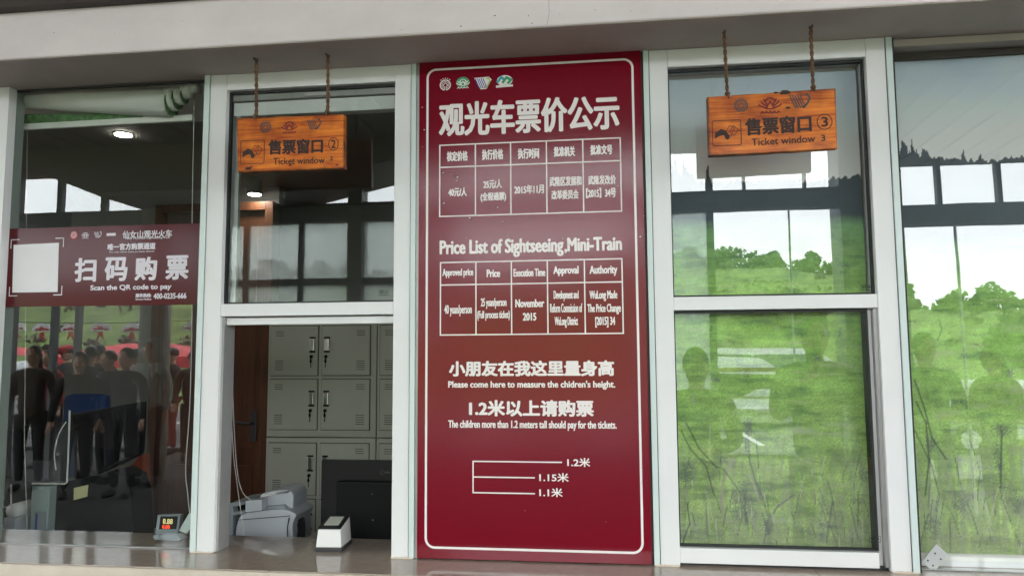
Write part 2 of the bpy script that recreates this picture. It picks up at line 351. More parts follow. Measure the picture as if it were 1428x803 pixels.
# opposite canopy: posts, beams, glazing bars, panes hazed for the misty hill, ribbed ceiling
CY = -6.4
cn = thing('canopy', 'grey steel canopy with glazed side mirrored in the ticket office windows', 'canopy', (0, CY, 0))
MB().box(-9.5, 6.5, CY-.5, -.24, 4.06, 4.14).build('roof_panel', 'ribs', cn)
for i in range(52):
    x = -9.3+i*.305; MB().box(x, x+.05, CY-.3, -.3, 4.03, 4.062).build('ceiling_rib', 'ribs', cn)
MB().prism([(-9.5, 4.055), (-7.5, 4.055), (-5.95, 3.452), (-3.98, 3.40), (-2.6, 3.70), (-.9, 4.055), (-.9, 4.07), (-9.5, 4.07)], CY-.12, CY+.9).build('valley_soffit', 'ribs', cn)
MB().box(-9.5, 6.5, CY-.09, CY+.09, 3.22, 3.45).build('beam', 'canopy', cn)
MB().box(-9.5, -1.9, CY-.05, CY+.05, 2.43, 2.51).build('rail', 'canopy', cn)
for x, w, z0, z1 in ((-7.77,.07,0,4.05),(-7.17,.07,0,4.05),(-6.53,.07,2.2,4.05),(-6.83,.06,0,3.22),(-5.87,.05,2.47,3.9),(-5.2,.07,0,3.22),(-4.53,.06,0,3.22),(-3.8,.06,0,3.22),(-3.7,.05,3.45,3.75),(-1.9,.07,0,4.05),
                     (1.24,.08,0,4.05),(1.64,.03,3.45,4.05),(2.33,.03,3.45,4.05),(3.83,.05,3.45,4.05),(4.48,.05,3.45,4.05)):
    MB().box(x-w/2, x+w/2, CY-.04, CY+.04, z0, z1).build('glazing_bar', 'canopy', cn)
MB().box(-3.16, -2.98, CY-.12, CY+.12, 0, 4.05).build('post', 'canopy', cn)
MB().box(2.66, 3.36, CY-.2, CY+.2, 0, 4.055).build('pillar', 'canopy', cn)
MB().tube([(-5.76, CY, 0), (-5.76, CY, 4.05)], .19, 20).build('column', 'ccol', cn, smooth=True)
MB().tube([(2.14, CY, 0), (2.14, CY, 3.22)], .012, 8).build('rod', 'alu', cn)
MB().tube([(3.98, CY, 0), (3.98, CY, 3.22)], .018, 8).build('rod', 'alu', cn)
for x0, x1, z0, z1 in ((-5.17,-4.56,2.51,3.22),(-4.50,-3.83,2.51,3.22),(-3.77,-3.16,2.51,3.22),(-2.98,-1.94,2.51,3.22),(-5.17,-4.56,1.7,2.43),(-4.50,-3.83,1.7,2.43),(-3.77,-3.16,1.7,2.43),(-2.98,-1.94,1.7,2.43),(.4,1.2,.8,3.22)):
    MB().box(x0, x1, CY-.006, CY+.006, z0, z1).build('hazed_pane', 'hazed', cn)  # milkiness of the left panes stands in for mist over the hill
pl = thing('flag_pole', 'slim tan pole beside the round column mirrored in the left window', 'pole', (-5.44, -6.9, 0))
MB().tube([(-5.44, -6.9, 0), (-5.44, -6.9, 3.0)], .035, 10).build('shaft', 'pole', pl); MB().ball((-5.44, -6.9, 3.03), .05).build('finial', 'pole', pl)

# red tents
def tent(x0, x1, y0, z, label):
    o = thing('market_tent', label, 'tent', ((x0+x1)/2, y0, -.1), 'red tents beyond the pavement')
    xm = (x0+x1)/2; d = 2.2
    MB().add([(x0, y0, z), (x1, y0, z), (x1, y0-d, z), (x0, y0-d, z), (xm-.5, y0-d/2, z+.3), (xm+.5, y0-d/2, z+.3)], [(0, 1, 5, 4), (1, 2, 5), (2, 3, 4, 5), (3, 0, 4), (0, 3, 2, 1)]).build('roof', 'tent', o)
    MB().box(x0, x1, y0, y0+.02, z-.22, z-.001).build('valance', 'tent', o)
    for x in (x0+.03, x1-.03):
        for y in (y0-.03, y0-d+.03): MB().tube([(x, y, -.1), (x, y, z-.002)], .025, 6).build('leg', 'alu', o)
tent(-11.8, -8.2, -11.6, 1.55, 'red market tent nearest the round column in the mirrored view'); tent(-7.9, -5.2, -12.4, 1.5, 'red market tent right of the round column in the mirrored view'); tent(-15.4, -12.3, -11.0, 1.6, 'red market tent farthest left in the mirrored view')
# bunting of painted fans on two strings
bt = thing('bunting', 'string of painted white and pink fans hung under the canopy edge', 'bunting', (-7.5, -8.2, 2.15))
def sag(x): return 2.18-.10*math.sin((x+10.6)/6*math.pi)
MB().tube([(x/10, -8.2, sag(x/10)) for x in range(-106, -44, 4)], .006, 5).build('string', 'black', bt)
for i in range(12):
    x = -10.3+i*.5; z = sag(x)
    x += random.uniform(-.05, .05); z -= random.uniform(0, .03); mb = MB(); mb.prism(arc(x, z-.12, .18, .14, 0, 180, 8), -8.21, -8.2)
    mb.build('fan', 'card' if i != 1 else 'teal', bt)
    mb = MB(); mb.prism(arc(x, z-.095, .05, .05, 0, 180, 6), -8.195, -8.188); mb.prism(arc(x-.09, z-.10, .03, .03, 0, 180, 5), -8.195, -8.188); mb.prism(arc(x+.09, z-.10, .03, .03, 0, 180, 5), -8.195, -8.188); mb.prism([(x-.03, z-.13), (x+.03, z-.13), (x+.06, z-.27), (x, z-.18), (x-.06, z-.27)], -8.21, -8.2)
    mb.build('tassel', 'tent', bt)
# board fence with a pale strip, railing
fn = thing('fence', 'low brick red board fence along the parking area', 'fence', (0, -9.4, -.1))
for i in range(30):
    x = -14.5+i*1.0; MB().box(x, x+.985, -9.42, -9.38, 1.265, 1.33).build('board', 'fence', fn)
    MB().box(x-.03, x+.01, -9.46, -9.43, -.1, 1.33).build('post', 'alu', fn) if i % 3 == 0 else None
for z in (.98, .90, .82): pass
MB().box(-14.5, 15.5, -9.40, -9.38, .85, .89).build('rail', 'pole', fn)

# cars
def car(x, y, rz, m, label, L=4.5, Wd=1.78, H=1.5, van=False):
    o = thing('parked_car', label, 'car', (0, 0, 0), 'cars parked across the yard')
    if van: prof = [(-L/2,.35),(-L/2,.95),(-L/2+.15,1.55),(-L/2+.4,H+.22),(L/2-1.5,H+.22),(L/2-.75,1.05),(L/2-.1,.9),(L/2,.6),(L/2,.35)]
    else: prof = [(-L/2,.35),(-L/2,.85),(-L/2+.55,.98),(-L/2+1.0,H-.04),(-L/2+1.5,H),(L/2-1.9,H-.02),(L/2-1.1,.98),(L/2-.2,.85),(L/2,.62),(L/2,.35)]
    mb = MB(); n = len(prof)
    def sec(yy, inset): return [Vector((p[0], yy, p[1])) if p[1] < 1.06 else Vector((p[0]*.98, yy*(1-inset), p[1])) for p in prof]
    A = sec(-Wd/2, .16); B = sec(Wd/2, .16)
    mb.add(A+B, [tuple(range(n)), tuple(range(2*n-1, n-1, -1))]+[(i, (i+1) % n, (i+1) % n+n, i+n) for i in range(n)])
    mb.build('body', m, o, bevel=.07, smooth=True)
    up = [p for p in prof if p[1] > 1.06]
    gx0, gx1 = up[0][0]*.98+.15, up[-1][0]*.98-.1
    for s in (-1, 1):
        for a, b in ((gx0, (gx0+gx1)/2-.04), ((gx0+gx1)/2+.04, gx1)):
            yb = s*(Wd/2*.955+.006); yt = s*(Wd/2*.85+.006)
            MB().hexa([(a-.08, yb, 1.08), (b+.08, yb, 1.08), (b, yt, up[1][1]-.10), (a, yt, up[1][1]-.10)], [(a-.08, yb-s*.03, 1.08), (b+.08, yb-s*.03, 1.08), (b, yt-s*.03, up[1][1]-.10), (a, yt-s*.03, up[1][1]-.10)]).build('window', 'carg', o)
    p0 = Vector(up[-1]); p1 = Vector(prof[prof.index(up[-1])+1]); d = p1-p0
    a = p0*.98+d*.10; b = p0+d*.88; nrm = Vector((-d.y, d.x)).normalized(); nrm = nrm if nrm.x > 0 else -nrm; a += nrm*.012; b += nrm*.012
    MB().hexa([(a.x, -Wd*.37, a.y), (a.x, Wd*.37, a.y), (b.x, Wd*.42, b.y), (b.x, -Wd*.42, b.y)], [(a.x-.04, -Wd*.37, a.y), (a.x-.04, Wd*.37, a.y), (b.x-.04, Wd*.42, b.y), (b.x-.04, -Wd*.42, b.y)]).build('windscreen', 'carg', o)
    MB().box(L/2-.03, L/2+.02, -.5, .5, .5, .68).build('grille', 'blackm', o)
    for s in (-1, 1):
        MB().box(L/2-.12, L/2+.015, s*.78-.14, s*.78+.14, .62, .76).build('headlight', 'chrome', o, bevel=.02)
        for wx in (-L/2+.85, L/2-.85):
            w = MB().tube([(wx, s*(Wd/2-.2), .33), (wx, s*(Wd/2+.01), .33)], .33, 18).build('wheel', 'tyre', o)
            MB().tube([(wx, s*(Wd/2-.1), .33), (wx, s*(Wd/2+.02), .33)], .2, 12).build('rim', 'chrome', w)
    if van:
        for s in (-1, 1): MB().box(-L/2+.6, L/2-1.7, s*.62-.02, s*.62+.02, H+.225, H+.28).build('roof_rail', 'alu', o)
    MB().box(L/2+.021, L/2+.03, -.22, .22, .38, .5).build('number_plate', 'blue', o)
    o.location = (x, y, -.1); o.rotation_euler = (0, 0, rz)
def car_at(px, D, rz, m, label, **k): v = mir(px, 500, D); car(v.x, -D, rz, m, label, **k)
car_at(1035, 15.5, R(8), 'cars', 'silver car parked behind the fence mirrored in ticket window three')
car_at(1075, 19.3, R(0), 'carw', 'white van with roof rails parked behind the silver car', van=True, L=5.0)
car_at(1325, 15.6, R(178), 'cars', 'silver car mirrored between the two dark figures in the right window')
car_at(1425, 15.2, R(5), 'carw', 'white car mirrored at the right edge of the right window')
car_at(90, 17, R(5), 'carw', 'white car mirrored behind the red tents in the left window')

# people (seen in the mirrored yard)
def skinmesh(vs, es, rs, sub=2):
    me = bpy.data.meshes.new('b'); me.from_pydata(vs, es, []); o = bpy.data.objects.new('b', me); COL.objects.link(o)
    sm = o.modifiers.new('s', 'SKIN'); sd = o.modifiers.new('u', 'SUBSURF'); sd.levels = sub; sd.render_levels = sub
    for i, r in enumerate(rs):
        k = me.skin_vertices[0].data[i]; k.radius = r if isinstance(r, tuple) else (r, r); k.use_root = (i == 0)
    dg = bpy.context.evaluated_depsgraph_get(); ev = bpy.data.meshes.new_from_object(o.evaluated_get(dg))
    bpy.data.objects.remove(o); bpy.data.meshes.remove(me)
    for p in ev.polygons: p.use_smooth = True
    return ev
PC = {}
def cloth(name, c):
    if name not in PC: PC[name] = mat(name, c, .85, var=.15, vscale=12, bump=.3, bscale=90)
    return PC[name]
def person(x, y, rz, h, label, top, legs, arms='down', hood=False, bag=False, hat=None, longhair=False):
    o = thing('person', label, 'person'); k = h/1.7
    def B(name, vs, es, rs, m, sub=2):
        me = skinmesh([Vector(v)*k for v in vs], es, [(a[0]*k, a[1]*k) if isinstance(a, tuple) else a*k for a in rs], sub)
        me.materials.append(m if not isinstance(m, str) else M[m]); q = bpy.data.objects.new(name, me); COL.objects.link(q); q.parent = o; return q
    # jacket body: pelvis, waist, chest, neck + arms (facing -y is front)
    vs = [(0,0,.84),(0,.0,1.08),(0,-.01,1.26),(0,0,1.39),(0,0,1.46)]; es = [(0,1),(1,2),(2,3),(3,4)]; rs = [(.175,.135),(.15,.115),(.175,.13),(.13,.10),(.062,.062)]
    H = []
    for s in (-1, 1):
        b = len(vs)
        if arms == 'down' or (arms == 'phone' and s < 0): pts = [(s*.19,0,1.37),(s*.25,.02,1.12),(s*.27,-.06,.90)]
        elif arms == 'folded': pts = [(s*.19,0,1.37),(s*.24,-.02,1.12),(s*.06,-.24,1.10)]
        else: pts = [(s*.19,0,1.37),(s*.25,-.10,1.14),(s*.13,-.30,1.36)]
        vs += pts; rs += [.072, .055, .042]; es += [(3, b), (b, b+1), (b+1, b+2)]; H.append((Vector(pts[2]), (Vector(pts[2])-Vector(pts[1])).normalized(), s))
    B('jacket', vs, es, rs, top)
    vs = [(0,0,1.0)]; es = []; rs = [(.155,.12)]
    for s in (-1, 1):
        b = len(vs); vs += [(s*.095,0,.84),(s*.105,-.01,.48),(s*.11,.02,.10)]; rs += [.095,.065,.048]; es += [(0,b),(b,b+1),(b+1,b+2)]
    B('trousers', vs, es, rs, legs)
    for s in (-1, 1): B('shoe', [(s*.11,.04,.05),(s*.115,-.06,.045),(s*.12,-.17,.035)], [(0,1),(1,2)], [.048,.046,.034], 'blackm', 1)
    # head and neck
    hd = MB(); hd.ball((0,-.012,1.60), .095, 14, 10, .80, .98, 1.22); hd.tube([(0,.01,1.42),(0,0,1.54)], [.055,.05], 10)
    hd.add([(-.014,-.10,1.585),(.014,-.10,1.585),(0,-.128,1.582),(0,-.098,1.625)], [(0,1,2),(1,3,2),(3,0,2)])
    for s in (-1, 1): hd.ball((s*.078,0,1.595), .022, 6, 4, .4, .8, 1.3)
    for v in hd.v: v *= k
    hdo = hd.build('head', 'skin', o, smooth=True)
    ey = MB()
    for s in (-1, 1): ey.ball((s*.03*k,-.099*k,1.612*k), .009*k, 6, 4, 1.2, .6, .7)
    ey.box(-.022*k,.022*k,-.104*k,-.096*k,1.548*k,1.553*k); ey.build('eyes', 'hair', hdo)
    hr = MB(); hr.ball((0,.012,1.63), .104, 14, 8, .86, 1.0, 1.08)
    hr.v = [Vector((v.x, max(v.y, -.07), max(v.z, 1.60) if not longhair else (v.z if v.y < .02 else min(v.z, 1.62) - .0))) for v in hr.v]
    if longhair: hr.ball((0,.06,1.50), .09, 10, 7, .95, .55, 1.6)
    for v in hr.v: v *= k
    hr.build('hair', 'hair', o, smooth=True)
    if hood:
        hh = MB(); hh.ball((0,.03,1.625), .13, 14, 10, .92, 1.0, 1.15); hh.v = [Vector((v.x, max(v.y, -.055), v.z))*k for v in hh.v]; hh.build('hood', top, o, smooth=True)
    if hat:
        ht = MB(); ht.ball((0,0,1.66), .108, 14, 8, .9, 1.02, .8); ht.v = [Vector((v.x, v.y, max(v.z, 1.655))) for v in ht.v]; ht.tube([(0,-.06,1.655),(0,-.17,1.645)], [.075,.05], 10)
        for v in ht.v: v *= k
        ht.build('cap', hat, o, smooth=True)
    if bag:
        bg_ = MB(); bg_.box(-.15,.15,.10,.27,1.02,1.42)
        for v in bg_.v: v *= k
        bg_.build('backpack', 'black', o, bevel=.05, smooth=True)
    for (p, d, s) in H:      # hands: palm, four curled fingers, thumb
        u = Vector((s, 0, 0)); u = (u-d*u.dot(d)).normalized(); n_ = d.cross(u)
        vs = [p-d*.02, p+d*.035, p+d*.07]; es = [(0,1),(1,2)]; rs = [(.022,.018),(.03,.016),(.032,.014)]
        for q in range(4):
            b = len(vs); o_ = u*(-.024+.016*q); l = (.060,.072,.076,.062)[q]
            vs += [p+d*.085+o_, p+d*(.085+l*.5)+o_+n_*.006, p+d*(.08+l*.85)+o_+n_*.025]; rs += [.0085,.008,.006]; es += [(2,b),(b,b+1),(b+1,b+2)]
        b = len(vs); vs += [p+d*.04-u*.035, p+d*.075-u*.045+n_*.012]; rs += [.0095,.007]; es += [(1,b),(b,b+1)]
        B('hand', [tuple(v) for v in vs], es, rs, 'skin', 1)
    if arms == 'phone':
        v = (H[1][0]+H[1][1]*.08)*k; MB().box(v.x-.04, v.x+.04, v.y-.012, v.y, v.z-.02, v.z+.13).build('phone', 'black', o)
    o.location = (x, y, 0); o.rotation_euler = (0, 0, rz); return o
def pp(px, D, rz, h, label, top, legs, **k): v = mir(px, 500, D); person(v.x, -D, rz, h, label, top, legs, **k)
dk = cloth('charcoal_cloth', (.035, .037, .04)); nv = cloth('navy_cloth', (.015, .02, .035)); bk = cloth('black_cloth', (.012, .012, .014)); rd = cloth('dark_red_cloth', (.22, .03, .025)); pw = cloth('pale_windcheater', (.36, .38, .34)); dn = cloth('denim', (.03, .045, .07)); bw = cloth('brown_cloth', (.06, .04, .03))
TW = math.pi  # facing the ticket office
pp(204, 6.0, TW, 1.72, 'person in pale hooded windcheater mirrored in the left window', pw, bk, hood=True)
pp(236, 8.8, TW+.6, 1.66, 'person in black jacket and dark red trousers by the pole', bk, rd, hat='dgrey')
pp(266, 8.2, TW-.6, 1.60, 'person in brown coat cut by the right edge of the left window', bw, bk, bag=True)
pp(170, 5.3, TW, 1.62, 'person in charcoal jacket with black trousers behind the scanned monitor', dk, bk)
pp(146, 6.2, TW+.4, 1.60, 'person in navy jacket and jeans mirrored above the blue chair', nv, bk, arms='folded')
pp(120, 6.6, TW+1.2, 1.66, 'person in black jacket and jeans beside the dark glazing bar', bk, dn)
pp(62, 7.2, TW, 1.62, 'person in dark red jacket mirrored left of the glazing bars', rd, bk, longhair=True)
pp(90, 7.9, TW+.4, 1.70, 'person with cap and charcoal coat mirrored under the red tent', dk, nv, hat='tent')
pp(40, 5.6, TW-.3, 1.66, 'person in brown coat mirrored at the far left of the left window', bw, bk, longhair=True)
pp(105, 5.2, TW-.5, 1.58, 'person with long hair and black coat mirrored left of the blue chair', bk, bk, longhair=True)
pp(132, 7.0, TW+2.6, 1.70, 'person in brown jacket with backpack standing behind the queue', bw, nv, bag=True)
pp(185, 7.6, TW+.9, 1.64, 'person in navy coat mirrored behind the pale windcheater', nv, bk)
pp(1140, 2.25, TW, 1.74, 'person holding up a phone, mirrored large and dark in ticket window three', dk, bk, arms='phone')
pp(972, 2.1, TW, 1.55, 'short person mirrored dark at the left side of ticket window three', nv, bk, arms='folded', bag=True)
pp(1296, 4.1, TW, 1.82, 'person mirrored dark beside the left edge of the right window', nv, bk, arms='folded')
pp(1392, 4.5, TW+1.3, 1.74, 'person looking aside, mirrored dark in the right window', bw, bk, longhair=True, arms='folded')

# ------------------------------------------------------------------ ticket office shell
of = thing('ticket_office', 'cream plastered ticket office front with projecting lintel beam', 'building', (0, 0, 0))
MB().box(-6, 4, -.222, .028, ZT, 2.728).build('lintel_beam', 'plaster', of, bevel=.006)
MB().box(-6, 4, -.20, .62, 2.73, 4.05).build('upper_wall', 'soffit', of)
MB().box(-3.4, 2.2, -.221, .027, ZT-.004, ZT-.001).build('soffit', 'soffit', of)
MB().box(-6, -2.265, .0, .078, 0, ZT-.005).build('end_wall', 'plaster', of); MB().box(1.62, 4, 0, .3, 0, ZT-.005).build('end_wall', 'plaster', of)
MB().box(-6, 4, -.10, .1, 0, ZS-.08).build('base_wall', 'plaster', of)
v0 = at(0, 14, -.26); v1 = at(270, -4, -.26)
gt = MB().box(-4, -1.0, -.262, -.202, v0.z+.005, 2.9); gt.build('sign_housing', 'dark_brown', of)  # dark brown board above the fascia, taken as a sign housing
MB().tube([(-.158, -.2235, 2.728), (-.152, -.2235, 2.70), (-.160, -.2235, 2.66), (-.157, -.2235, 2.60), (-.165, -.2235, 2.56)], .0006, 4).build('crack', 'track', of)
mb = MB(); rs2 = random.Random(9)
for px, py, k in ((643,37,2.2),(690,22,2.4),(737,22,2.0),(742,33,1.6),(780,20,1.2),(75,46,1.5),(160,48,1.0),(255,30,1.0),(560,42,1.3),(830,14,1.4),(1000,12,1.2),(468,62,1.4),(330,70,1.2),(880,16,1.3)):
    v = at(px, py, -.2224); mb.flat([(v.x+k*.0011*math.cos(t)*rs2.uniform(.5, 1.4), v.z+k*.0010*math.sin(t)*rs2.uniform(.4, 1.5)) for t in (0, 1, 2, 3, 4, 5)], -.2224)
mb.build('paint_chips', 'dgrey', of)
# interior room
MB().box(-4.5, 2.2, 3.2, 3.3, 0, 2.598).build('back_wall', 'iwall', kind='structure')
MB().box(-4.6, -4.5, .3, 3.3, 0, 2.598).build('side_wall', 'iwall', kind='structure'); MB().box(2.2, 2.3, .3, 3.3, 0, 2.598).build('side_wall', 'iwall', kind='structure')
MB().box(-4.6, 2.3, .531, 3.3, 2.60, 2.66).build('ceiling', 'iceil', kind='structure'); MB().box(-4.6, 2.3, .1, 3.3, -.05, .01).build('floor', 'ifloor', kind='structure')
MB().box(-3.4, -.2, 2.52, 2.6, .01, 2.598).build('partition_wall', 'iwall', kind='structure')
# counter
ct = thing('stone_counter', 'long polished stone counter, top toned for its dark reflection, cream front edge', 'counter', (0, 0, ZS))
xs_ = [-3.0, -1.05, .62, 2.2]
for a, b in zip(xs_, xs_[1:]): MB().box(a+.0008, b-.0008, -.178, .245, ZS-.03, ZS).build('slab', 'counter', ct, bevel=.0015)
MB().box(-3.0, 2.2, -.188, -.1785, ZS-.16, ZS-.0035).build('front_edge', 'lip', ct, bevel=.002)
dk_ = thing('inner_desk', 'grey desk behind the counter inside the office', 'desk', (-1.4, .6, 0))
MB().box(-3.0, 1.4, .25, .95, .70, .735).build('desktop', 'desk', dk_)
for x in (-2.9, -1.0, 1.3): MB().box(x, x+.04, .27, .93, .01, .70).build('leg', 'desk', dk_)

# lamps
def downlight(px, py, label, zl=2.515):
    d = at(px, py, 0)-CAM; p = CAM+d*((zl-CAM.z)/d.z)
    o = thing('ceiling_lamp', label, 'lamp', tuple(p), 'round interior ceiling lamps')
    MB().tube([(p.x, p.y, zl+.004), (p.x, p.y, 2.5995)], .042, 24).build('rim', 'iceil', o)
    MB().tube([(p.x, p.y, zl), (p.x, p.y, zl+.003)], .036, 24).build('diffuser', 'lamp', o)
downlight(172, 189, 'round lit ceiling lamp seen through the left window', 2.592)
l2 = at(355, 274, 0)
downlight(355, 272, 'round lit ceiling lamp seen through ticket window two')

# ------------------------------------------------------------------ ticket windows
def ticket_window(xl, xr, fl, fr, ol, orr, ztop, n, label, opened):
    """xl..xr outer, fl..fr frame face, ol..orr clear opening"""
    o = thing('ticket_window', label, 'window', ((xl+xr)/2, 0, ZS))
    zt0, zt1 = 1.684, 1.727
    MB().box(xl, fl-.0025, -.004, .10, ZS+.001, ZT-.005).build('edge_strip', 'jamb', o, bevel=.0015)
    MB().box(fr+.0025, xr, -.004, .10, ZS+.001, ZT-.005).build('edge_strip', 'jamb', o, bevel=.0015)
    MB().box(fl-.0025, fr+.0025, .012, .02, ZS+.002, ZT-.008).v
    for a in (fl-.0025, fr): MB().box(a, a+.0025, .004, .09, ZS+.001, ZT-.006).build('gap_seal', 'seal', o)
    MB().box(fl, ol, 0, .10, ZS+.001, ZT-.005).build('stile', 'alu', o, bevel=.0018)
    MB().box(orr, fr, 0, .10, ZS+.001, ZT-.005).build('stile', 'alu', o, bevel=.0018)
    MB().box(ol+.0005, orr-.0005, .001, .10, ztop, ZT-.005).build('head_rail', 'alu', o, bevel=.0018)
    MB().box(ol+.0005, orr-.0005, .0015, .10, zt0, zt1).build('transom', 'alu', o, bevel=.0018)
    g = .006
    def seal(z0, z1, y=.022):
        mb = MB(); mb.box(ol, orr, y, y+.02, z1-g*1.2, z1); mb.box(ol, orr, y, y+.02, z0, z0+g); mb.box(ol, ol+g*.9, y, y+.02, z0+g, z1-g); mb.box(orr-g*.9, orr, y, y+.02, z0+g, z1-g); return mb.build('seal', 'seal', o)
    seal(zt1+.0005, ztop-.0005)
    if opened:
        MB().box(ol+.006, orr-.006, .034, .06, ztop-.030, ztop-.008).build('track', 'track', o)
        MB().box(ol+.01, orr-.007, .036, .055, ztop-.085, ztop-.036).build('sash_rail', 'alu', o, bevel=.002)
        MB().box(ol+.02, ol+.035, .036, .055, zt1, ztop-.086).build('sash_stile', 'track', o, bevel=.002)
        MB().box(ol+.28, ol+.36, .028, .036, ztop-.026, ztop-.012).build('latch', 'track', o, bevel=.002)
    MB().box(ol+.002, orr-.002, .032, .0335, zt1+.002, ztop-.002).build('glass_pane', 'glass1' if opened else 'glass', o)
    if opened:
        MB().box(ol+.009, orr-.0008, .030, .05, 1.655, zt0-.004).build('raised_sash', 'alu', o, bevel=.0015)
        MB().box(ol, ol+.0085, .016, .09, ZS+.001, zt0-.001).build('channel', 'track', o)
        MB().box(ol+.0086, orr, .055, .075, 1.665, zt0-.003).build('channel', 'seal', o)
    else:
        MB().box(ol+.0005, orr-.0325, .0025, .06, ZS+.010, .940).build('bottom_rail', 'alu', o, bevel=.002)
        MB().box(ol+.0005, orr-.001, .02, .07, ZS+.001, ZS+.0095).build('track', 'seal', o)
        MB().box(orr-.012, orr-.0005, .012, .08, ZS+.011, zt0-.001).build('channel', 'track', o)
        MB().box(orr-.0245, orr-.0125, .03, .07, ZS+.011, zt0-.001).build('sash_stile', 'alu', o, bevel=.002)
        MB().box(orr-.0315, orr-.025, .024, .07, .941, zt0-.001).build('channel', 'seal', o)
        mb = MB(); a0, a1, b0, b1 = ol, orr-.032, .9405, zt0-.001; y = .022
        mb.box(a0, a1, y, y+.02, b1-g*1.4, b1); mb.box(a0, a1, y, y+.02, b0, b0+g*.9); mb.box(a0, a0+g*.9, y, y+.02, b0+g, b1-g*1.5); mb.build('seal', 'seal', o)
        MB().box(ol+.002, orr-.033, .030, .0315, .942, zt0-.002).build('glass_pane', 'glass', o)
    return o
w2 = ticket_window(-1.4155, -.636, -1.393, -.6555, -1.3315, -.712, at(430, 120).z, 2, 'white framed ticket window with its lower sash raised open, under sign two', True)
w3 = ticket_window(.138, .9235, .158, .902, .2175, .843, at(1070, 86.5).z, 3, 'white framed ticket window closed with landscape blind, under sign three', False)
def stamp(px, py, Y, par, w=14, h=8):
    a = at(px, py, Y); mb = MB(); k = .0023*w/14
    mb.line([(a.x-.016, a.z-.009), (a.x+.016, a.z-.009), (a.x+.016, a.z+.009), (a.x-.016, a.z+.009)], .0012, Y, True)
    lettering(mb, 'CCC', a.x-.013, a.x+.001, a.z-.002, a.z+.006, Y, .0006); lettering(mb, '5mm', a.x+.003, a.x+.013, a.z-.001, a.z+.005, Y, .0003)
    mb.line([(a.x-.013, a.z-.006), (a.x+.012, a.z-.006)], .0012, Y)
    mb.build('glass_stamp', 'seal', par)
for x0, x1, par in ((-1.412, -1.334, w2), (-.712, -.640, w2), (.140, .216, w3), (.845, .921, w3)):
    mb = MB(); n = 14
    top = [(x0+(x1-x0)*i/n, ZS+.004+random.random()*.004) for i in range(n+1)]
    mb.prism([(x0, ZS+.0003), (x1, ZS+.0003)]+top[::-1], -.0052, -.0042); mb.build('silicone_bead', 'lip', par)
stamp(535, 408, .0318, w2); stamp(1208, 401, .0318, w3); stamp(1220, 751, .0298, w3)

# fixed side windows
fw1 = thing('side_window', 'fixed left window pane with payment banner and rolled up blind', 'window', (-1.8, .03, ZS))
MB().box(-2.19, -1.4165, .038, .0395, ZS+.004, ZT-.006).build('glass_pane', 'glass1', fw1)
MB().box(-2.19, -1.4165, .034, .046, ZS+.001, ZS+.0045).build('seal', 'track', fw1)
MB().box(-2.19, -1.4165, .034, .05, ZT-.012, ZT-.0065).build('seal', 'seal', fw1)
MB().box(-2.262, -2.1905, -.001, .036, ZS+.001, ZT-.006).build('jamb', 'alu', fw1); MB().box(-2.262, -2.192, .0365, .078, ZS+.001, ZT-.006).build('inner_jamb', 'reveal', fw1)
MB().box(-1.4162, -1.4155, .0, .20, ZS+.001, ZT-.006).build('jamb', 'seal', fw1)
MB().box(-4.5, 2.2, .48, .53, 2.565, 2.729).build('pelmet_board', 'bfab', fw1)
fw4 = thing('side_window', 'fixed right window pane in front of a landscape blind', 'window', (1.2, .05, ZS))
g4 = MB().box(.93, 1.62, .0445, .046, ZS+.004, ZT-.03).build('glass_pane', 'glass', fw4)
MB().box(.9236, .932, .006, .20, ZS+.001, ZT-.006).build('jamb', 'seal', fw4)
MB().box(.9325, 1.62, .02, .14, ZT-.030, ZT-.0065).build('head_seal', 'soffit', fw4)
MB().box(.932, 1.62, .036, .056, ZS+.001, ZS+.0045).build('seal', 'track', fw4)
MB().box(.94, 1.62, .085, .22, ZS+.001, ZS+.028).build('inner_sill', 'alu', fw4)
piv = Vector((0, .045, 1.7)); g4.data.transform(Matrix.Translation(piv-LOC[g4.name])@Matrix.Rotation(R(-1.0), 4, 'X')@Matrix.Translation(LOC[g4.name]-piv))

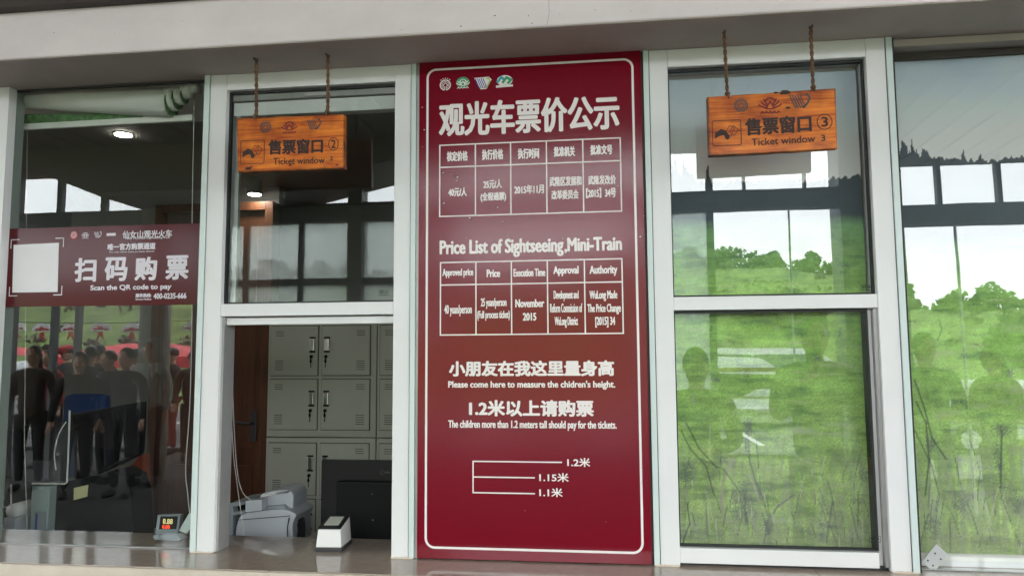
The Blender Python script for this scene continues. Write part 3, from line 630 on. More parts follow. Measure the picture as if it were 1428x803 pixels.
# ------------------------------------------------------------------ printed landscape blinds
def fbm(u, v, seed, octs=4, base=4):
    rs = np.random.RandomState(seed); out = np.zeros_like(u); amp = 1; tot = 0
    for o in range(octs):
        n = base*2**o; g = rs.rand(n+2, n+2); x = (u % 1)*n; y = (v % 1)*n; i = x.astype(int); j = y.astype(int); fx = x-i; fy = y-j
        fx = fx*fx*(3-2*fx); fy = fy*fy*(3-2*fy)
        out += amp*((g[j, i]*(1-fx)+g[j, i+1]*fx)*(1-fy)+(g[j+1, i]*(1-fx)+g[j+1, i+1]*fx)*fy); tot += amp; amp *= .55
    return out/tot
def blind(label, x0, x1, z0, z1, Y, seed, zh, conif, shrubs, patches, branches, zg):
    o = thing('printed_blind', label, 'blind', ((x0+x1)/2, Y, z1), 'printed landscape blinds behind the glass')
    st = .0032; nx = int((x1-x0)/st); nz_ = int((z1-z0)/st)
    X, Z = np.meshgrid(np.linspace(x0, x1, nx+1), np.linspace(z0, z1, nz_+1)); rs = np.random.RandomState(seed)
    U = (X-x0)/1.7; V = (Z-z0)/1.7
    col = np.zeros(X.shape+(3,)); GAIN = 1.3
    def C(r, g, b): return np.array(srgb(r, g, b))
    # sky
    t = np.clip((Z-zh)/(z1-zh), 0, 1)[..., None]; cl = fbm(U*.9, V*1.6, seed+1, 5, 4)[..., None]
    sky_ = C(232, 236, 238)*(1-t)+C(158, 176, 202)*t; sky_ = sky_*(1-.55*np.clip(cl*2.6-.9, 0, 1))+C(205, 214, 214)*.55*np.clip(cl*2.6-.9, 0, 1)
    col[:] = sky_
    # far forest ridge
    ridge = zh-.02+.018*np.interp(X[0], np.linspace(x0, x1, 9), rs.rand(9))
    jag = np.abs(np.convolve(rs.rand(nx+1), [.3, .4, .3], 'same'))*.022
    rline = ridge+jag
    for (cx, cz, hw, hh) in conif:
        d = np.abs(X[0]-cx)/hw; rline = np.maximum(rline, np.where(d < 1, cz+hh*(1-d)*(.75+.5*rs.rand(nx+1)), -9))
    mask = Z < rline[None, :]
    f = fbm(U*3, V*3, seed+2, 4, 8)[..., None]; forest = C(44, 56, 68)*(.6+.8*f)
    dist = np.clip((rline[None, :]-Z)/.10, 0, 1)[..., None]
    col = np.where(mask[..., None], forest*(1-dist*.3)+C(56, 76, 84)*dist*.3, col)
    # meadow
    n1 = fbm(U*1.2, V*6, seed+3, 5, 8); n2 = fbm(U*4, V*4, seed+4, 4, 16); n3 = rs.rand(*X.shape)
    dz = np.clip((zg-Z)/(zg-z0), 0, 1)
    far = C(98, 142, 96); mid = C(134, 178, 84); near = C(170, 192, 120)
    w = dz[..., None]; g = far*(1-np.clip(w*5, 0, 1))+mid*np.clip(w*5, 0, 1); g = g*(1-np.clip(w*1.4-.5, 0, 1))+near*np.clip(w*1.4-.5, 0, 1)
    g = g*(.30+.85*n1+.55*n2)[..., None]*(1+(n3-.5)*(.16+.5*dz))[..., None]
    n5 = fbm(U*2, V*9, seed+9, 4, 8); q = np.clip((n5-.56)*5, 0, 1)[..., None]; g = g*(1-q*.45)+C(40, 92, 56)*q*.45
    q = np.clip((.40-n5)*6, 0, 1)[..., None]*np.clip(w*3, 0, 1); g = g*(1-q*.4)+C(170, 178, 140)*q*.4
    edge = zg+.012*np.interp(X[0], np.linspace(x0, x1, 13), rs.rand(13))+.006*rs.rand(nx+1)
    k = np.clip((edge[None, :]-Z)/.035, 0, 1)[..., None]
    col = col*(1-k)+g*k
    # pale bare patches
    for (cx, cz, a, b, s) in patches:
        d = ((X-cx)/a)**2+((Z-cz)/b)**2; q = np.clip(1.4-d-.9*n2-.9*n3, 0, 1)[..., None]*s; col = col*(1-q)+C(165, 172, 150)*q
    # tall dry grass at the foot
    foot = np.clip((z0+.5-Z)/.5, 0, 1); tg = fbm(U*14, V*3.0, seed+6, 4, 8)
    q = np.clip((tg-.56+foot*.42)*3.2, 0, 1)*np.clip(foot*2, 0, 1)
    dry = np.where((n3 > .5)[..., None], C(104, 102, 112), C(158, 156, 140)); q = (q*np.clip(.35+n3, 0, 1)*.55)[..., None]; col = col*(1-q)+dry*q
    for (cx, cz, a, b) in shrubs:
        d = ((X-cx)/a)**2+((Z-cz)/b)**2; q = np.clip(1.5-d-1.1*n3-.5*n2, 0, 1)[..., None]*.8
        col = col*(1-q)+(C(46, 66, 52)*(n3 > .45)[..., None]+C(98, 100, 108)*(n3 <= .45)[..., None])*q
    rr = random.Random(seed)
    stems = []
    for _ in range(95):
        sx = rr.uniform(x0, x1); sz0 = z0+rr.uniform(0, .16)*(1 if rr.random() < .7 else 2); hh_ = rr.uniform(.02, .11); ln = rr.uniform(-.35, .35)
        stems.append(([(sx, sz0), (sx+ln*hh_*.5, sz0+hh_*.6), (sx+ln*hh_, sz0+hh_)], rr.uniform(.0010, .0020), rr.choice(((86, 90, 88), (106, 104, 112), (185, 186, 164), (70, 96, 62), (150, 152, 136)))))
    for _ in range(46):
        cx, cz = rr.uniform(x0, x1), rr.uniform(z0+.03, zg-.10); a_, b_ = rr.uniform(.012, .05), rr.uniform(.003, .010)
        if rr.random() < .35: a_, b_ = b_*1.6, a_*.7
        d = ((X-cx)/a_)**2+((Z-cz)/b_)**2; q = np.clip(1.3-d-1.0*n3-.6*n2, 0, 1)[..., None]*rr.uniform(.4, .9); col = col*(1-q)+C(*rr.choice(((186, 192, 160), (52, 84, 56), (150, 150, 140), (72, 76, 82), (60, 104, 66))))*q
    for pts, wd, c in list(branches)+stems:
        for (ax, az), (bx, bz) in zip(pts, pts[1:]):
            dx, dz_ = bx-ax, bz-az; L2 = dx*dx+dz_*dz_; tt = np.clip(((X-ax)*dx+(Z-az)*dz_)/L2, 0, 1); dd = np.hypot(X-ax-tt*dx, Z-az-tt*dz_)
            q = np.clip(1.3-dd/wd, 0, 1)[..., None]; col = col*(1-q*.8)+C(*c)*q*.8
    me = bpy.data.meshes.new('print'); sag_ = .0035*np.sin((X-x0)*9)+.002*np.sin(Z*7+X*4)
    co = np.stack([X-(x0+x1)/2, sag_, Z-z1], -1).reshape(-1, 3)
    idx = np.arange((nx+1)*(nz_+1)).reshape(nz_+1, nx+1); q = np.stack([idx[:-1, :-1], idx[:-1, 1:], idx[1:, 1:], idx[1:, :-1]], -1).reshape(-1, 4)
    me.vertices.add(len(co)); me.vertices.foreach_set('co', co.ravel()); me.loops.add(q.size); me.loops.foreach_set('vertex_index', q.ravel().astype(np.int32))
    me.polygons.add(len(q)); me.polygons.foreach_set('loop_start', (np.arange(len(q))*4).astype(np.int32)); me.polygons.foreach_set('use_smooth', np.ones(len(q), bool)); me.update()
    ca = me.color_attributes.new('Col', 'FLOAT_COLOR', 'POINT'); ca.data.foreach_set('color', np.concatenate([np.clip(col*GAIN, 0, .85), np.ones(X.shape+(1,))], -1).ravel().astype(np.float32))
    me.materials.append(M['print']); s = bpy.data.objects.new('fabric', me); COL.objects.link(s); s.parent = o
    MB().tube([(x0, Y+.035, z1+.02), (x1, Y+.035, z1+.02)], .02, 14).build('roller', 'bfab', o); MB().box(x0, x1, Y-.006, Y+.008, z0-.02, z0).build('hem_bar', 'bfab', o)
    return o
def pt(px, py, Y=.075): v = at(px, py, Y); return (v.x, v.z)
def sz(n): return n/412.
b3 = blind('landscape blind of meadow and blue forest behind ticket window three', .19, .835, .915, 2.475, .075, 11, pt(1080, 252)[1],
  [(*pt(942, 262), .03, .11), (*pt(955, 262), .03, .085), (*pt(966, 262), .022, .06), (*pt(988, 262), .014, .075), (*pt(978, 262), .02, .03), (*pt(1003, 262), .02, .02)],
  [(*pt(1043, 592), .022, .03), (*pt(1042, 618), .010, .05), (*pt(1010, 640), .02, .02), (*pt(958, 660), .03, .06), (*pt(1035, 700), .05, .08), (*pt(1072, 735), .02, .06), (*pt(1145, 735), .012, .06), (*pt(1205, 660), .03, .03), (*pt(1140, 500), .02, .012), (*pt(1000, 530), .02, .01)],
  [(*pt(1110, 600), .09, .018, .9), (*pt(1170, 605), .06, .014, .6), (*pt(960, 735), .04, .05, .8), (*pt(1130, 640), .05, .01, .5), (*pt(1100, 655), .05, .008, .5), (*pt(1190, 745), .05, .03, .5), (*pt(1010, 470), .03, .01, .4), (*pt(1090, 725), .04, .012, .8)],
  [([pt(957, 590), pt(975, 625), pt(1000, 652)], .0028, (50, 62, 60)), ([pt(950, 600), pt(962, 625), pt(985, 650), pt(996, 690)], .0025, (56, 66, 66)), ([pt(1022, 640), pt(1008, 672), pt(1006, 700), pt(1014, 730)], .0045, (158, 148, 142)),
   ([pt(1106, 690), pt(1085, 705), pt(1070, 728), pt(1066, 757)], .0035, (110, 106, 116)), ([pt(958, 700), pt(962, 730), pt(952, 757)], .003, (80, 80, 84)), ([pt(1043, 600), pt(1046, 645), pt(1060, 690)], .003, (96, 104, 100)), ([pt(1160, 700), pt(1152, 756)], .003, (96, 92, 106)), ([pt(978, 640), pt(1010, 655), pt(1035, 690)], .002, (86, 92, 90))],
  pt(1080, 306)[1])
b4 = blind('landscape blind of cloudy sky, conifers and meadow behind the right window', .955, 1.60, .925, 2.50, .085, 23, pt(1340, 222, .085)[1],
  [(*pt(1262, 235, .085), .03, .10), (*pt(1275, 235, .085), .035, .085), (*pt(1290, 235, .085), .035, .07), (*pt(1305, 235, .085), .02, .035), (*pt(1345, 228, .085), .012, .045), (*pt(1369, 228, .085), .016, .03), (*pt(1325, 228, .085), .02, .015)],
  [(*pt(1398, 600, .085), .035, .03), (*pt(1392, 640, .085), .015, .07), (*pt(1300, 620, .085), .03, .03), (*pt(1335, 560, .085), .02, .01), (*pt(1410, 520, .085), .02, .02), (*pt(1420, 700, .085), .03, .05), (*pt(1340, 700, .085), .04, .05), (*pt(1300, 730, .085), .03, .05)],
  [(*pt(1340, 640, .085), .05, .02, .7), (*pt(1400, 560, .085), .05, .012, .5), (*pt(1330, 540, .085), .03, .008, .5), (*pt(1370, 690, .085), .05, .02, .6)],
  [([pt(1276, 530, .085), pt(1290, 570, .085), pt(1300, 610, .085), pt(1320, 640, .085)], .003, (40, 62, 44)), ([pt(1278, 560, .085), pt(1292, 590, .085), pt(1296, 640, .085), pt(1290, 690, .085)], .003, (40, 60, 44)), ([pt(1276, 600, .085), pt(1300, 650, .085), pt(1310, 690, .085)], .0025, (50, 66, 50)), ([pt(1398, 600, .085), pt(1396, 680, .085)], .004, (60, 74, 66)), ([pt(1310, 445, .085), pt(1314, 460, .085), pt(1308, 475, .085)], .002, (60, 90, 50))],
  pt(1340, 333, .085)[1])
MB().box(.96, 1.6, .072, .084, 2.502, ZT-.032).build('pelmet', 'dark_brown', fw4)

# rolled-up blind in the left window
rb_ = thing('rolled_blind', 'crookedly rolled up blind with green print hanging in the left window', 'blind', (-1.8, .12, 2.4))
def rp(px, py, Y=.096): return at(px, py, Y)
A0 = rp(33, 141); A1 = rp(238, 145)
def coil(c, r, y, turns=1.0): return
GP = mat('grass_print', (.10, .24, .07), .6, var=.75, vscale=70)
mb = MB(); mb.tube([A0, A0.lerp(A1, .5), A1], [.027, .040, .052], 28, cap=True); mb.build('roll', 'bfab', rb_, smooth=True)
for i, (px, py, r) in enumerate(((246, 139, .043), (256, 134, .033), (268, 128, .026), (277, 123, .020))):
    a = rp(px-14, py+1.5); b = rp(px, py); MB().tube([a, b], [r, r], 24).build('roll_layer', 'bfab', rb_, smooth=True)
for (px, py, r) in ((239.0, 145, .047), (247, 139, .038), (257, 134, .028)):
    b = rp(px, py); MB().tube([b, b+Vector((.0035, 0, 0))], [r, r], 24).build('roll_end', GP, rb_)
a, b, c, d = rp(32, 178, .10), rp(268, 160, .10), rp(268, 169, .10), rp(32, 182, .10)
MB().prism([(rp(33, 160, .115).x, rp(33, 160, .115).z), (rp(200, 158, .115).x, rp(200, 158, .115).z), (rp(200, 162, .115).x, rp(200, 162, .115).z-.006), (rp(33, 174, .115).x, rp(33, 174, .115).z)], .112, .114).build('printed_hem', GP, rb_)
a, b, c, d = rp(32, 173, .11), rp(268, 160, .11), rp(268, 168, .11), rp(32, 181, .11)
MB().hexa([a, b, c, d], [p+Vector((0, .012, 0)) for p in (a, b, c, d)]).build('hem_bar', 'bfab', rb_)
def chain(pts, label, par=None, r=.0022):
    o = thing('bead_chain', label, 'cord', tuple(pts[0])); mb = MB(); n = 0
    P = [Vector(p) for p in pts]
    for a, b in zip(P, P[1:]):
        L = (b-a).length; k = max(1, int(L/.0062))
        for i in range(k): mb.ball(a.lerp(b, i/k), r, 6, 4)
    mb.tube(P, .0006, 4); mb.build('beads', 'bead', o, smooth=True); return o
chain([rp(38, 184, .16), rp(36, 400, .16), rp(34, 620, .18), rp(38, 738, .20)], 'white bead chain hanging from the rolled blind in the left window')
chain([rp(318, 165, .10), rp(318, 452, .10), rp(321, 560, .11), rp(326, 640, .13), rp(334, 700, .17), rp(341, 746, .23)], 'white bead chain hanging at the left of the open ticket window')
# second strand loops away over the printer
def curve(pts, n=8):
    out = []
    for i in range(len(pts)-1):
        p0 = Vector(pts[max(0, i-1)]); p1 = Vector(pts[i]); p2 = Vector(pts[i+1]); p3 = Vector(pts[min(len(pts)-1, i+2)])
        for k in range(n):
            t = k/n; out.append(.5*((2*p1)+(p2-p0)*t+(2*p0-5*p1+4*p2-p3)*t*t+(3*p1-p0-3*p2+p3)*t**3))
    out.append(Vector(pts[-1])); return out
chain(curve([rp(323, 165, .10), rp(323, 452, .10), rp(325, 560, .13), rp(330, 650, .20), rp(338, 685, .28), rp(350, 697, .32)]), 'bead chain strand that curves onto the pale printer')
# white cable in the left window
cb = thing('white_cable', 'thin white cable hanging by the right edge of the left window', 'cable', tuple(rp(268, 430, .14)))
MB().tube(curve([rp(271, 140, .12), rp(268, 300, .12), rp(268, 430, .12), rp(265, 560, .12), rp(259, 650, .12), rp(262, 690, .12), rp(265, 720, .12)]), .0016, 6).build('lead', 'bead', cb)

# ------------------------------------------------------------------ price board
YB = -.004
pb = thing('price_board', 'tall maroon price board for sightseeing trains between the ticket windows', 'sign', (-.25, 0, ZS))
MB().box(-.6250, .1300, YB+.0004, .06, ZS+.004, ZT-.004).build('board', 'red', pb, bevel=.001)
MB().box(-.6352, -.6256, .004, .10, ZS+.001, ZT-.005).build('side_trim', 'track', pb); MB().box(.1306, .1374, .004, .10, ZS+.001, ZT-.005).build('side_trim', 'dark_brown', pb)
Y1 = YB-.0003
bx0 = at(595.5, 400).x; bx1 = at(888.3, 400).x; bz1 = at(740, 91).z; bz0 = at(740, 766).z
MB().line(rrect(bx0, bx1, bz0, bz1, .03, 7), .0075, Y1, True).build('border_line', 'ink', pb)
def table(xs, yt, ym, yb, xr, name):
    X = [at(x, 0.5*(yt+yb), Y1).x for x in xs]; zt, zm, zb = (at(xs[0], y, Y1).z for y in (yt, ym, yb)); mb = MB(); w = .0042
    for z in (zt, zm, zb): mb.flat([(X[0]-w/2, z-w/2), (X[-1]+w/2, z-w/2), (X[-1]+w/2, z+w/2), (X[0]-w/2, z+w/2)], Y1)
    for x in X: mb.flat([(x-w/2, zb), (x+w/2, zb), (x+w/2, zt), (x-w/2, zt)], Y1-.00004)
    mb.build(name, 'ink', pb)
table([613.2, 663, 712.3, 762.4, 813.4, 866], 203, 233.8, 302, 0, 'table_grid')
table([614.2, 663.7, 713.3, 763.7, 815.6, 868.3], 366.3, 397.5, 467, 0, 'table_grid')
for s, xl, xr, yt, yb, bd in (
 ('观光车票价公示', 612, 864, 137.5, 186, .0037),
 ('核定价格',623,652.5,211,225,.0013),('执行价格',672,702,208.5,223,.0013),('执行时间',722,752,207,221.5,.0013),('批准机关',772,802,204.5,218.5,.0013),('批准文号',823,854,202,216,.0013),
 ('40元/人',625,651,261.5,274,.0011),('25元/人',674,700,250.5,263,.0011),('(全程通票)',670,706,268,281.5,.0011),('2015年11月',717,758.5,257.5,270.5,.0011),
 ('武隆区发展和',766,811,246,259.5,.0011),('改革委员会',769,807,265,278,.0011),('武隆发改价',820,859,244.5,257.5,.0011),('【2015】34号',817,859,262,276,.0011),
 ('Price List of Sightseeing',613,786,333,359,.0022),(',',787,791,347,353,.002),('Mini-Train',791,867.5,330.5,350,.0022),
 ('Approved price',617,660,374.5,387.5,.0009),('Price',678.5,697.5,375.5,386.5,.0012),('Execution Time',716,760.5,374.5,385.5,.0010),('Approval',771.5,807,371,385,.0012),('Authority',822,861,370,385,.0012),
 ('40 yuan/person',619.5,658,425,441,.0008),('25 yuan/person',670.5,706.5,415.5,430.5,.0008),('(Full process ticket)',665.5,711,433,447,.0007),('November',718.5,759,417,428.5,.0012),('2015',729,748,436,447,.0012),
 ('Development and',772,807,405,420,.0007),('Reform Commission of',767,812,423,435.5,.0006),('WuLong District',773.5,806,441.5,457,.0007),('WuLong Made',822,861,405,420,.0009),('The Price Change',819,866,423.5,438.5,.0009),('[2015] 34',830,858,441.5,456.5,.0010),
 ('小朋友在我这里量身高',626,856.5,502.5,524.5,.0024),("Please come here to measure the chidren's height.",625,858,530.5,543,.0010),
 ('1.2米以上请购票',654,828,557.5,580.5,.0024),('The children more than 1.2 meters tall should pay for the tickets.',625,860,586,600,.0009),
 ('1.2米',791,823,638,650.5,.0008),('1.15米',752,793,659,671.5,.0008),('1.1米',752,784.5,680,692.5,.0008)):
    ltext(s, xl, xr, yt, yb, pb, 'ink', Y1, bd)
mb = MB(); zz = [1.2, 1.15, 1.1]; xa = at(660, 664).x; w = .0042
for z, xe in zip(zz, (784, 746, 746)): mb.flat([(xa-w/2, z-w/2), (at(xe, 664).x, z-w/2), (at(xe, 664).x, z+w/2), (xa-w/2, z+w/2)], Y1)
mb.flat([(xa-w/2, 1.1), (xa+w/2, 1.1), (xa+w/2, 1.2), (xa-w/2, 1.2)], Y1-.00004); mb.build('height_marks', 'ink', pb)
mb = MB(); mw = MB(); rs_ = random.Random(5)
for px, py, k in ((616,240,5),(628,241,3),(636,246,7),(637,252,4),(618,282,5),(692,288,4),(655,304,6),(701,309,3),(706,327,4),(785,333,3),(789,351,4),(860,258,3),(893,330,5),(896,300,3),(648,330,2),(740,410,1),(668,465,2),(730,710,2),(845,727,2),(589,150,4),(590,180,5),(589,205,3),(590,260,3),(720,620,1),(885,180,3),(833,262,2)):
    v = at(px, py, Y1-.0004)
    for q in range(2):
        a0 = rs_.random()*6.3; pts = [(v.x+q*.004+k*.0007*math.cos(a0+t)*rs_.uniform(.4, 1.3), v.z-q*.003+k*.0005*math.sin(a0+t)*rs_.uniform(.4, 1.2)) for t in (0, 1.1, 2.3, 3.4, 4.6, 5.5)]
        (mw if (q+px) % 2 else mb).flat(pts, Y1-.0004-q*.0001)
mb.build('scuffs', 'blackm', pb); mw.build('peeled_spots', 'lip', pb)
def e_heritage(cx, cz, r, Y, ca, cb, par, disc=None):
    if disc: MB().flat(arc(cx, cz, r*1.12, r*1.12, 0, 360, 28)[:-1], Y+.00012).build('emblem_ground', disc, par)
    mb = MB(); mb.line(arc(cx, cz, r*.92, r*.92, -80, 260, 28), r*.2, Y); mb.line(arc(cx, cz, r*.64, r*.64, -70, 250, 24), r*.1, Y)
    mb.line([(cx-r*.14, cz-r*.9), (cx-r*.14, cz-r*.35), (cx-r*.45, cz), (cx, cz+r*.42), (cx+r*.45, cz), (cx+r*.14, cz-r*.35), (cx+r*.14, cz-r*.9)], r*.13, Y-.00003)
    for a in (50, 70, 90, 110, 130): mb.flat(arc(cx+r*1.25*math.cos(R(a)), cz+r*1.25*math.sin(R(a)), r*.11, r*.11, 0, 360, 6)[:-1], Y)
    mb.build('emblem', ca, par)
def e_lotus(cx, cz, w, Y, ca, par, cb=None, text='AAAAA'):
    mb = MB()
    for s in (-1, 1):
        for k, (a, b) in enumerate(((.50, .02), (.40, .16), (.28, .27))): mb.line([(cx+s*w*.1, cz-w*(.18-.06*k)), (cx+s*w*a*.8, cz+w*(b-.1)), (cx+s*w*a, cz+w*b)], w*.07, Y)
    mb.line(arc(cx, cz+w*.06, w*.24, w*.24, 10, 170, 12), w*.09, Y-.00003); mb.line([(cx-w*.12, cz-w*.04), (cx, cz+w*.12), (cx+w*.12, cz-w*.04)], w*.07, Y-.00006)
    mb.line(arc(cx, cz-w*.02, w*.36, w*.18, 200, 340, 10), w*.06, Y-.00003)
    mb.build('emblem', ca, par)
    mb = MB(); lettering(mb, text, cx-w*.45, cx+w*.45, cz-w*.42, cz-w*.28, Y, w*.012); mb.build('lettering', cb or ca, par)
def e_wave(cx, cz, w, h, Y, cols, par):
    for k in range(6):
        mb = MB(); x = cx-w*.5+k*w*.125; top = cz+h*.5
        if k < 5:
            pts = [(x, top-(0 if k != 2 else h*.05)), (x+w*.08, cz+h*.15), (x+w*.2, cz-h*.25), (x+w*.30-(.02*w*k), cz-h*.48)]; mb.line(pts, w*.055, Y)
        else: mb.line([(cx+w*.1, cz-h*.48), (cx+w*.33, cz-h*.2), (cx+w*.47, cz+h*.2), (cx+w*.36, cz+h*.5), (cx+w*.22, cz+h*.42)], w*.09, Y)
        mb.build('emblem_stroke', cols[k % len(cols)] if k < 5 else cols[-1], par)
c = at(621, 119, Y1); e_heritage(c.x, c.z, .019, Y1, 'ink', None, pb)
c = at(645.5, 116, Y1); MB().flat(arc(c.x, c.z+.002, .023, .019, 0, 360, 20)[:-1], Y1).build('emblem_ground', 'green', pb); e_lotus(c.x, c.z, .046, Y1-.0001, 'ink', pb, text='AAAA')
MB().line(arc(c.x, c.z+.004, .014, .012, 20, 160, 8), .004, Y1-.0003).build('emblem', 'green', pb)
c = at(673.5, 116.5, Y1); MB().flat([(c.x-.03, c.z+.02), (c.x+.02, c.z+.022), (c.x+.03, c.z+.012), (c.x+.012, c.z-.02), (c.x-.008, c.z-.021)], Y1+.0001).build('emblem_ground', 'ink', pb); e_wave(c.x, c.z, .052, .036, Y1-.0001, ['blue', 'blue', 'blue', 'blue', 'blue', 'lime'], pb)
c = at(703, 113.5, Y1); MB().flat(arc(c.x+.002, c.z+.002, .027, .019, 0, 360, 16)[:-1], Y1).build('emblem_ground', 'ink', pb)
MB().line([(c.x-.024, c.z-.004), (c.x-.01, c.z+.014), (c.x+.004, c.z+.003)], .009, Y1-.0001).build('emblem', 'teal', pb)
MB().line([(c.x-.006, c.z-.006), (c.x+.008, c.z+.012), (c.x+.024, c.z+.004), (c.x+.012, c.z-.009)], .009, Y1-.0002).build('emblem', 'green', pb)
MB().flat([(c.x-.028, c.z-.022), (c.x+.03, c.z-.020), (c.x+.03, c.z-.013), (c.x-.028, c.z-.014)], Y1).build('emblem_ribbon', 'ink', pb)

# ------------------------------------------------------------------ hanging wooden signs
YS = -.124
def sign(num, circ, tl, tr, br, bl, ropes, E, label):
    a, b, c, d = (at(*p, YS) for p in (tl, tr, br, bl)); o = thing('hanging_sign', label, 'sign', tuple((a+c)/2), 'orange wooden signs on ropes')
    n = 9; top = [a.lerp(b, i/n)+Vector((0, 0, random.uniform(-.0012, .0012) if 0 < i < n else 0)) for i in range(n+1)]; bot = [c.lerp(d, i/n)+Vector((0, 0, random.uniform(-.0012, .0012) if 0 < i < n else 0)) for i in range(n+1)]
    MB().prism([(p.x, p.z) for p in top+bot], YS, YS+.026).build('board', 'wood', o, bevel=.002)
    Y = YS-.0012; sh = (b.z-a.z)/(b.x-a.x)
    for (px, py, py2) in ropes:
        mb = MB(); p = at(px[0], py, YS+.013); q = at(px[1], py2, YS+.013); q.y = p.y; p.z = ZT-.003; q.x = q.x
        L = 26
        for s in range(2):
            mb.tube([p.lerp(q, i/L)+Vector((math.cos(i*1.1+s*math.pi)*.0028, math.sin(i*1.1+s*math.pi)*.0028, 0)) for i in range(L+1)], .0036, 6)
        mb.ball(q+Vector((0, -.002, .006)), .009, 8, 6, 1, 1, .9); mb.tube([q+Vector((0, -.012, .01)), q+Vector((.001, -.015, -.012))], .003, 5)
        for t in (.2, .45, .7): mb.tube([p.lerp(q, t), p.lerp(q, t)+Vector((random.uniform(-.012, .012), -.006, random.uniform(-.008, .004)))], .0007, 4)
        mb.build('rope', 'rope', o, smooth=True)
        MB().tube([(p.x, p.y-.02, ZT-.008), (p.x, p.y+.01, ZT-.005)], .003, 6).build('nail', 'dgrey', o)
    def T(s, xl, xr, yt, yb, bold, m='brown', shr=sh): ltext(s, xl, xr, yt, yb, o, m, Y, bold, shear=shr)
    T('售票窗口', *E['main'], .0021); T('Ticket window', *E['sub'], .0004); T(str(num), *E['n'], .0006, shr=0)
    (cx, cy, rr) = E['circ']; v = at(cx, cy, Y); r_ = rr/430*.94
    mb = MB(); mb.line(arc(v.x, v.z, r_*E['asp'], r_, 0, 360, 28)[:-1], .0026, Y, True); lettering(mb, str(num), v.x-r_*.46*E['asp'], v.x+r_*.46*E['asp'], v.z-r_*.66, v.z+r_*.66, Y, .0009); mb.build('lettering', 'brown', o)
    x0, x1, y0, y1 = E['box']; p = at(x0, (y0+y1)/2, Y); q = at(x1, (y0+y1)/2, Y); zc = (at((x0+x1)/2, y0, Y).z, at((x0+x1)/2, y1, Y).z)
    MB().line(rrect(p.x, q.x, zc[1], zc[0], .006, 4), .0022, Y, True).build('icon_frame', 'brown', o)
    u = (q.x-p.x); w_ = (zc[0]-zc[1]); P = lambda a, b_: (p.x+a*u, zc[1]+b_*w_)
    mb = MB(); mb.flat([P(.07,.28),P(.10,.52),P(.30,.66),P(.46,.60),P(.52,.50),P(.40,.42),P(.24,.38)], Y)
    mb.flat([P(.40,.42),P(.52,.50),P(.60,.36),P(.58,.26),P(.50,.22),P(.44,.30)], Y)
    for dx in (0, .14): mb.line([P(.46+dx,.52),P(.60+dx,.78),P(.78+dx*.9,.70-dx*.6),P(.64+dx*.8,.34+dx*.2)], .0016, Y-.0001, True)
    mb.build('icon', 'brown', o)
    ex, ey = E['e1']; v = at(ex, ey, Y); e_heritage(v.x, v.z, E['er']/430*.9, Y, 'sgrey', None, o)
    ex, ey = E['e2']; v = at(ex, ey, Y); e_lotus(v.x, v.z, E['ew']/430*.95, Y, 'sred', o)
    ex, ey = E['e3']; v = at(ex, ey, Y); e_wave(v.x, v.z, E['ew']*.85/430, E['ew']*.6/430, Y, ['sgrey'], o)
    # knots
    for kx, ky, kw in E['knots']: v = at(kx, ky, Y); MB().flat([(v.x+kw*math.cos(R(t))*(1+.3*math.sin(t)), v.z+kw*.4*math.sin(R(t))) for t in range(0, 360, 30)], Y+.0004).build('knot', 'brown', o)
    return o
sign(2, '②', (330,165), (479.5,159.5), (480,234.5), (331.5,240.5), (((357.5,357.5),84,164), ((457.5,457),78,159)),
     dict(main=(374,450.5,194,215), sub=(381,453,219.5,229), n=(460,464.5,218,224), circ=(465,201,9.8), asp=.78, box=(335.5,368.5,196,228.5), e1=(370.3,178), er=9.0, e2=(403.5,177), ew=25, e3=(438,174), knots=((404.5,230.5,.006),(346,235,.012),(470,230,.006),(350,233,.006))), 'orange wooden board with circled 2, hung in front of the window with the raised sash')
sign(3, '③', (986,135.5), (1165.5,123.5), (1168,207), (988.5,217.5), (((1009.5,1014.5),43,134), ((1130.5,1134),37,125)),
     dict(main=(1039,1132,162.5,187), sub=(1048,1137,191,201), n=(1145,1151,188,197), circ=(1150,170,10.8), asp=.92, box=(993.5,1033.5,168,203), e1=(1033.5,147.5), er=9.6, e2=(1074,146), ew=31, e3=(1116,141.5), knots=((1099,150.5,.009),(1095,129,.018),(1062,177,.005),(1082,129.5,.008))), 'orange wooden board with circled 3, hung in front of the closed window')

# ------------------------------------------------------------------ payment banner on the left glass
YQ = .0374
def qt(px, py): v = at(px, py, YQ); return (v.x, v.z)
bn = thing('payment_banner', 'dark maroon scan to pay banner stuck on the left window', 'banner', tuple(at(140, 370, YQ)))
MB().prism([qt(4, 319.5), (at(278.5, 312, YQ).x, at(4, 319.5, YQ).z), qt(277.5, 424.5), qt(1, 428)], YQ, YQ+.0004).build('film', 'banner', bn)
YQ2 = YQ-.0008
crd = [at(*p, YQ2-.0008) for p in ((19, 341.5), (82, 338.5), (80, 407), (17, 408))]
MB().hexa(crd, [p+Vector((0, .0014, 0)) for p in crd]).build('white_card', 'card', bn)
mb = MB()
for (cx, cy, sx, sy) in ((16, 334.5, 1, 1), (89, 332, -1, 1), (13, 412.5, 1, -1), (86, 411, -1, -1)):
    p = qt(cx, cy); L = .033; mb.line([(p[0]+sx*L, p[1]), (p[0], p[1]), (p[0], p[1]-sy*L)], .0032, YQ2)
mb.build('corner_marks', 'bink', bn)
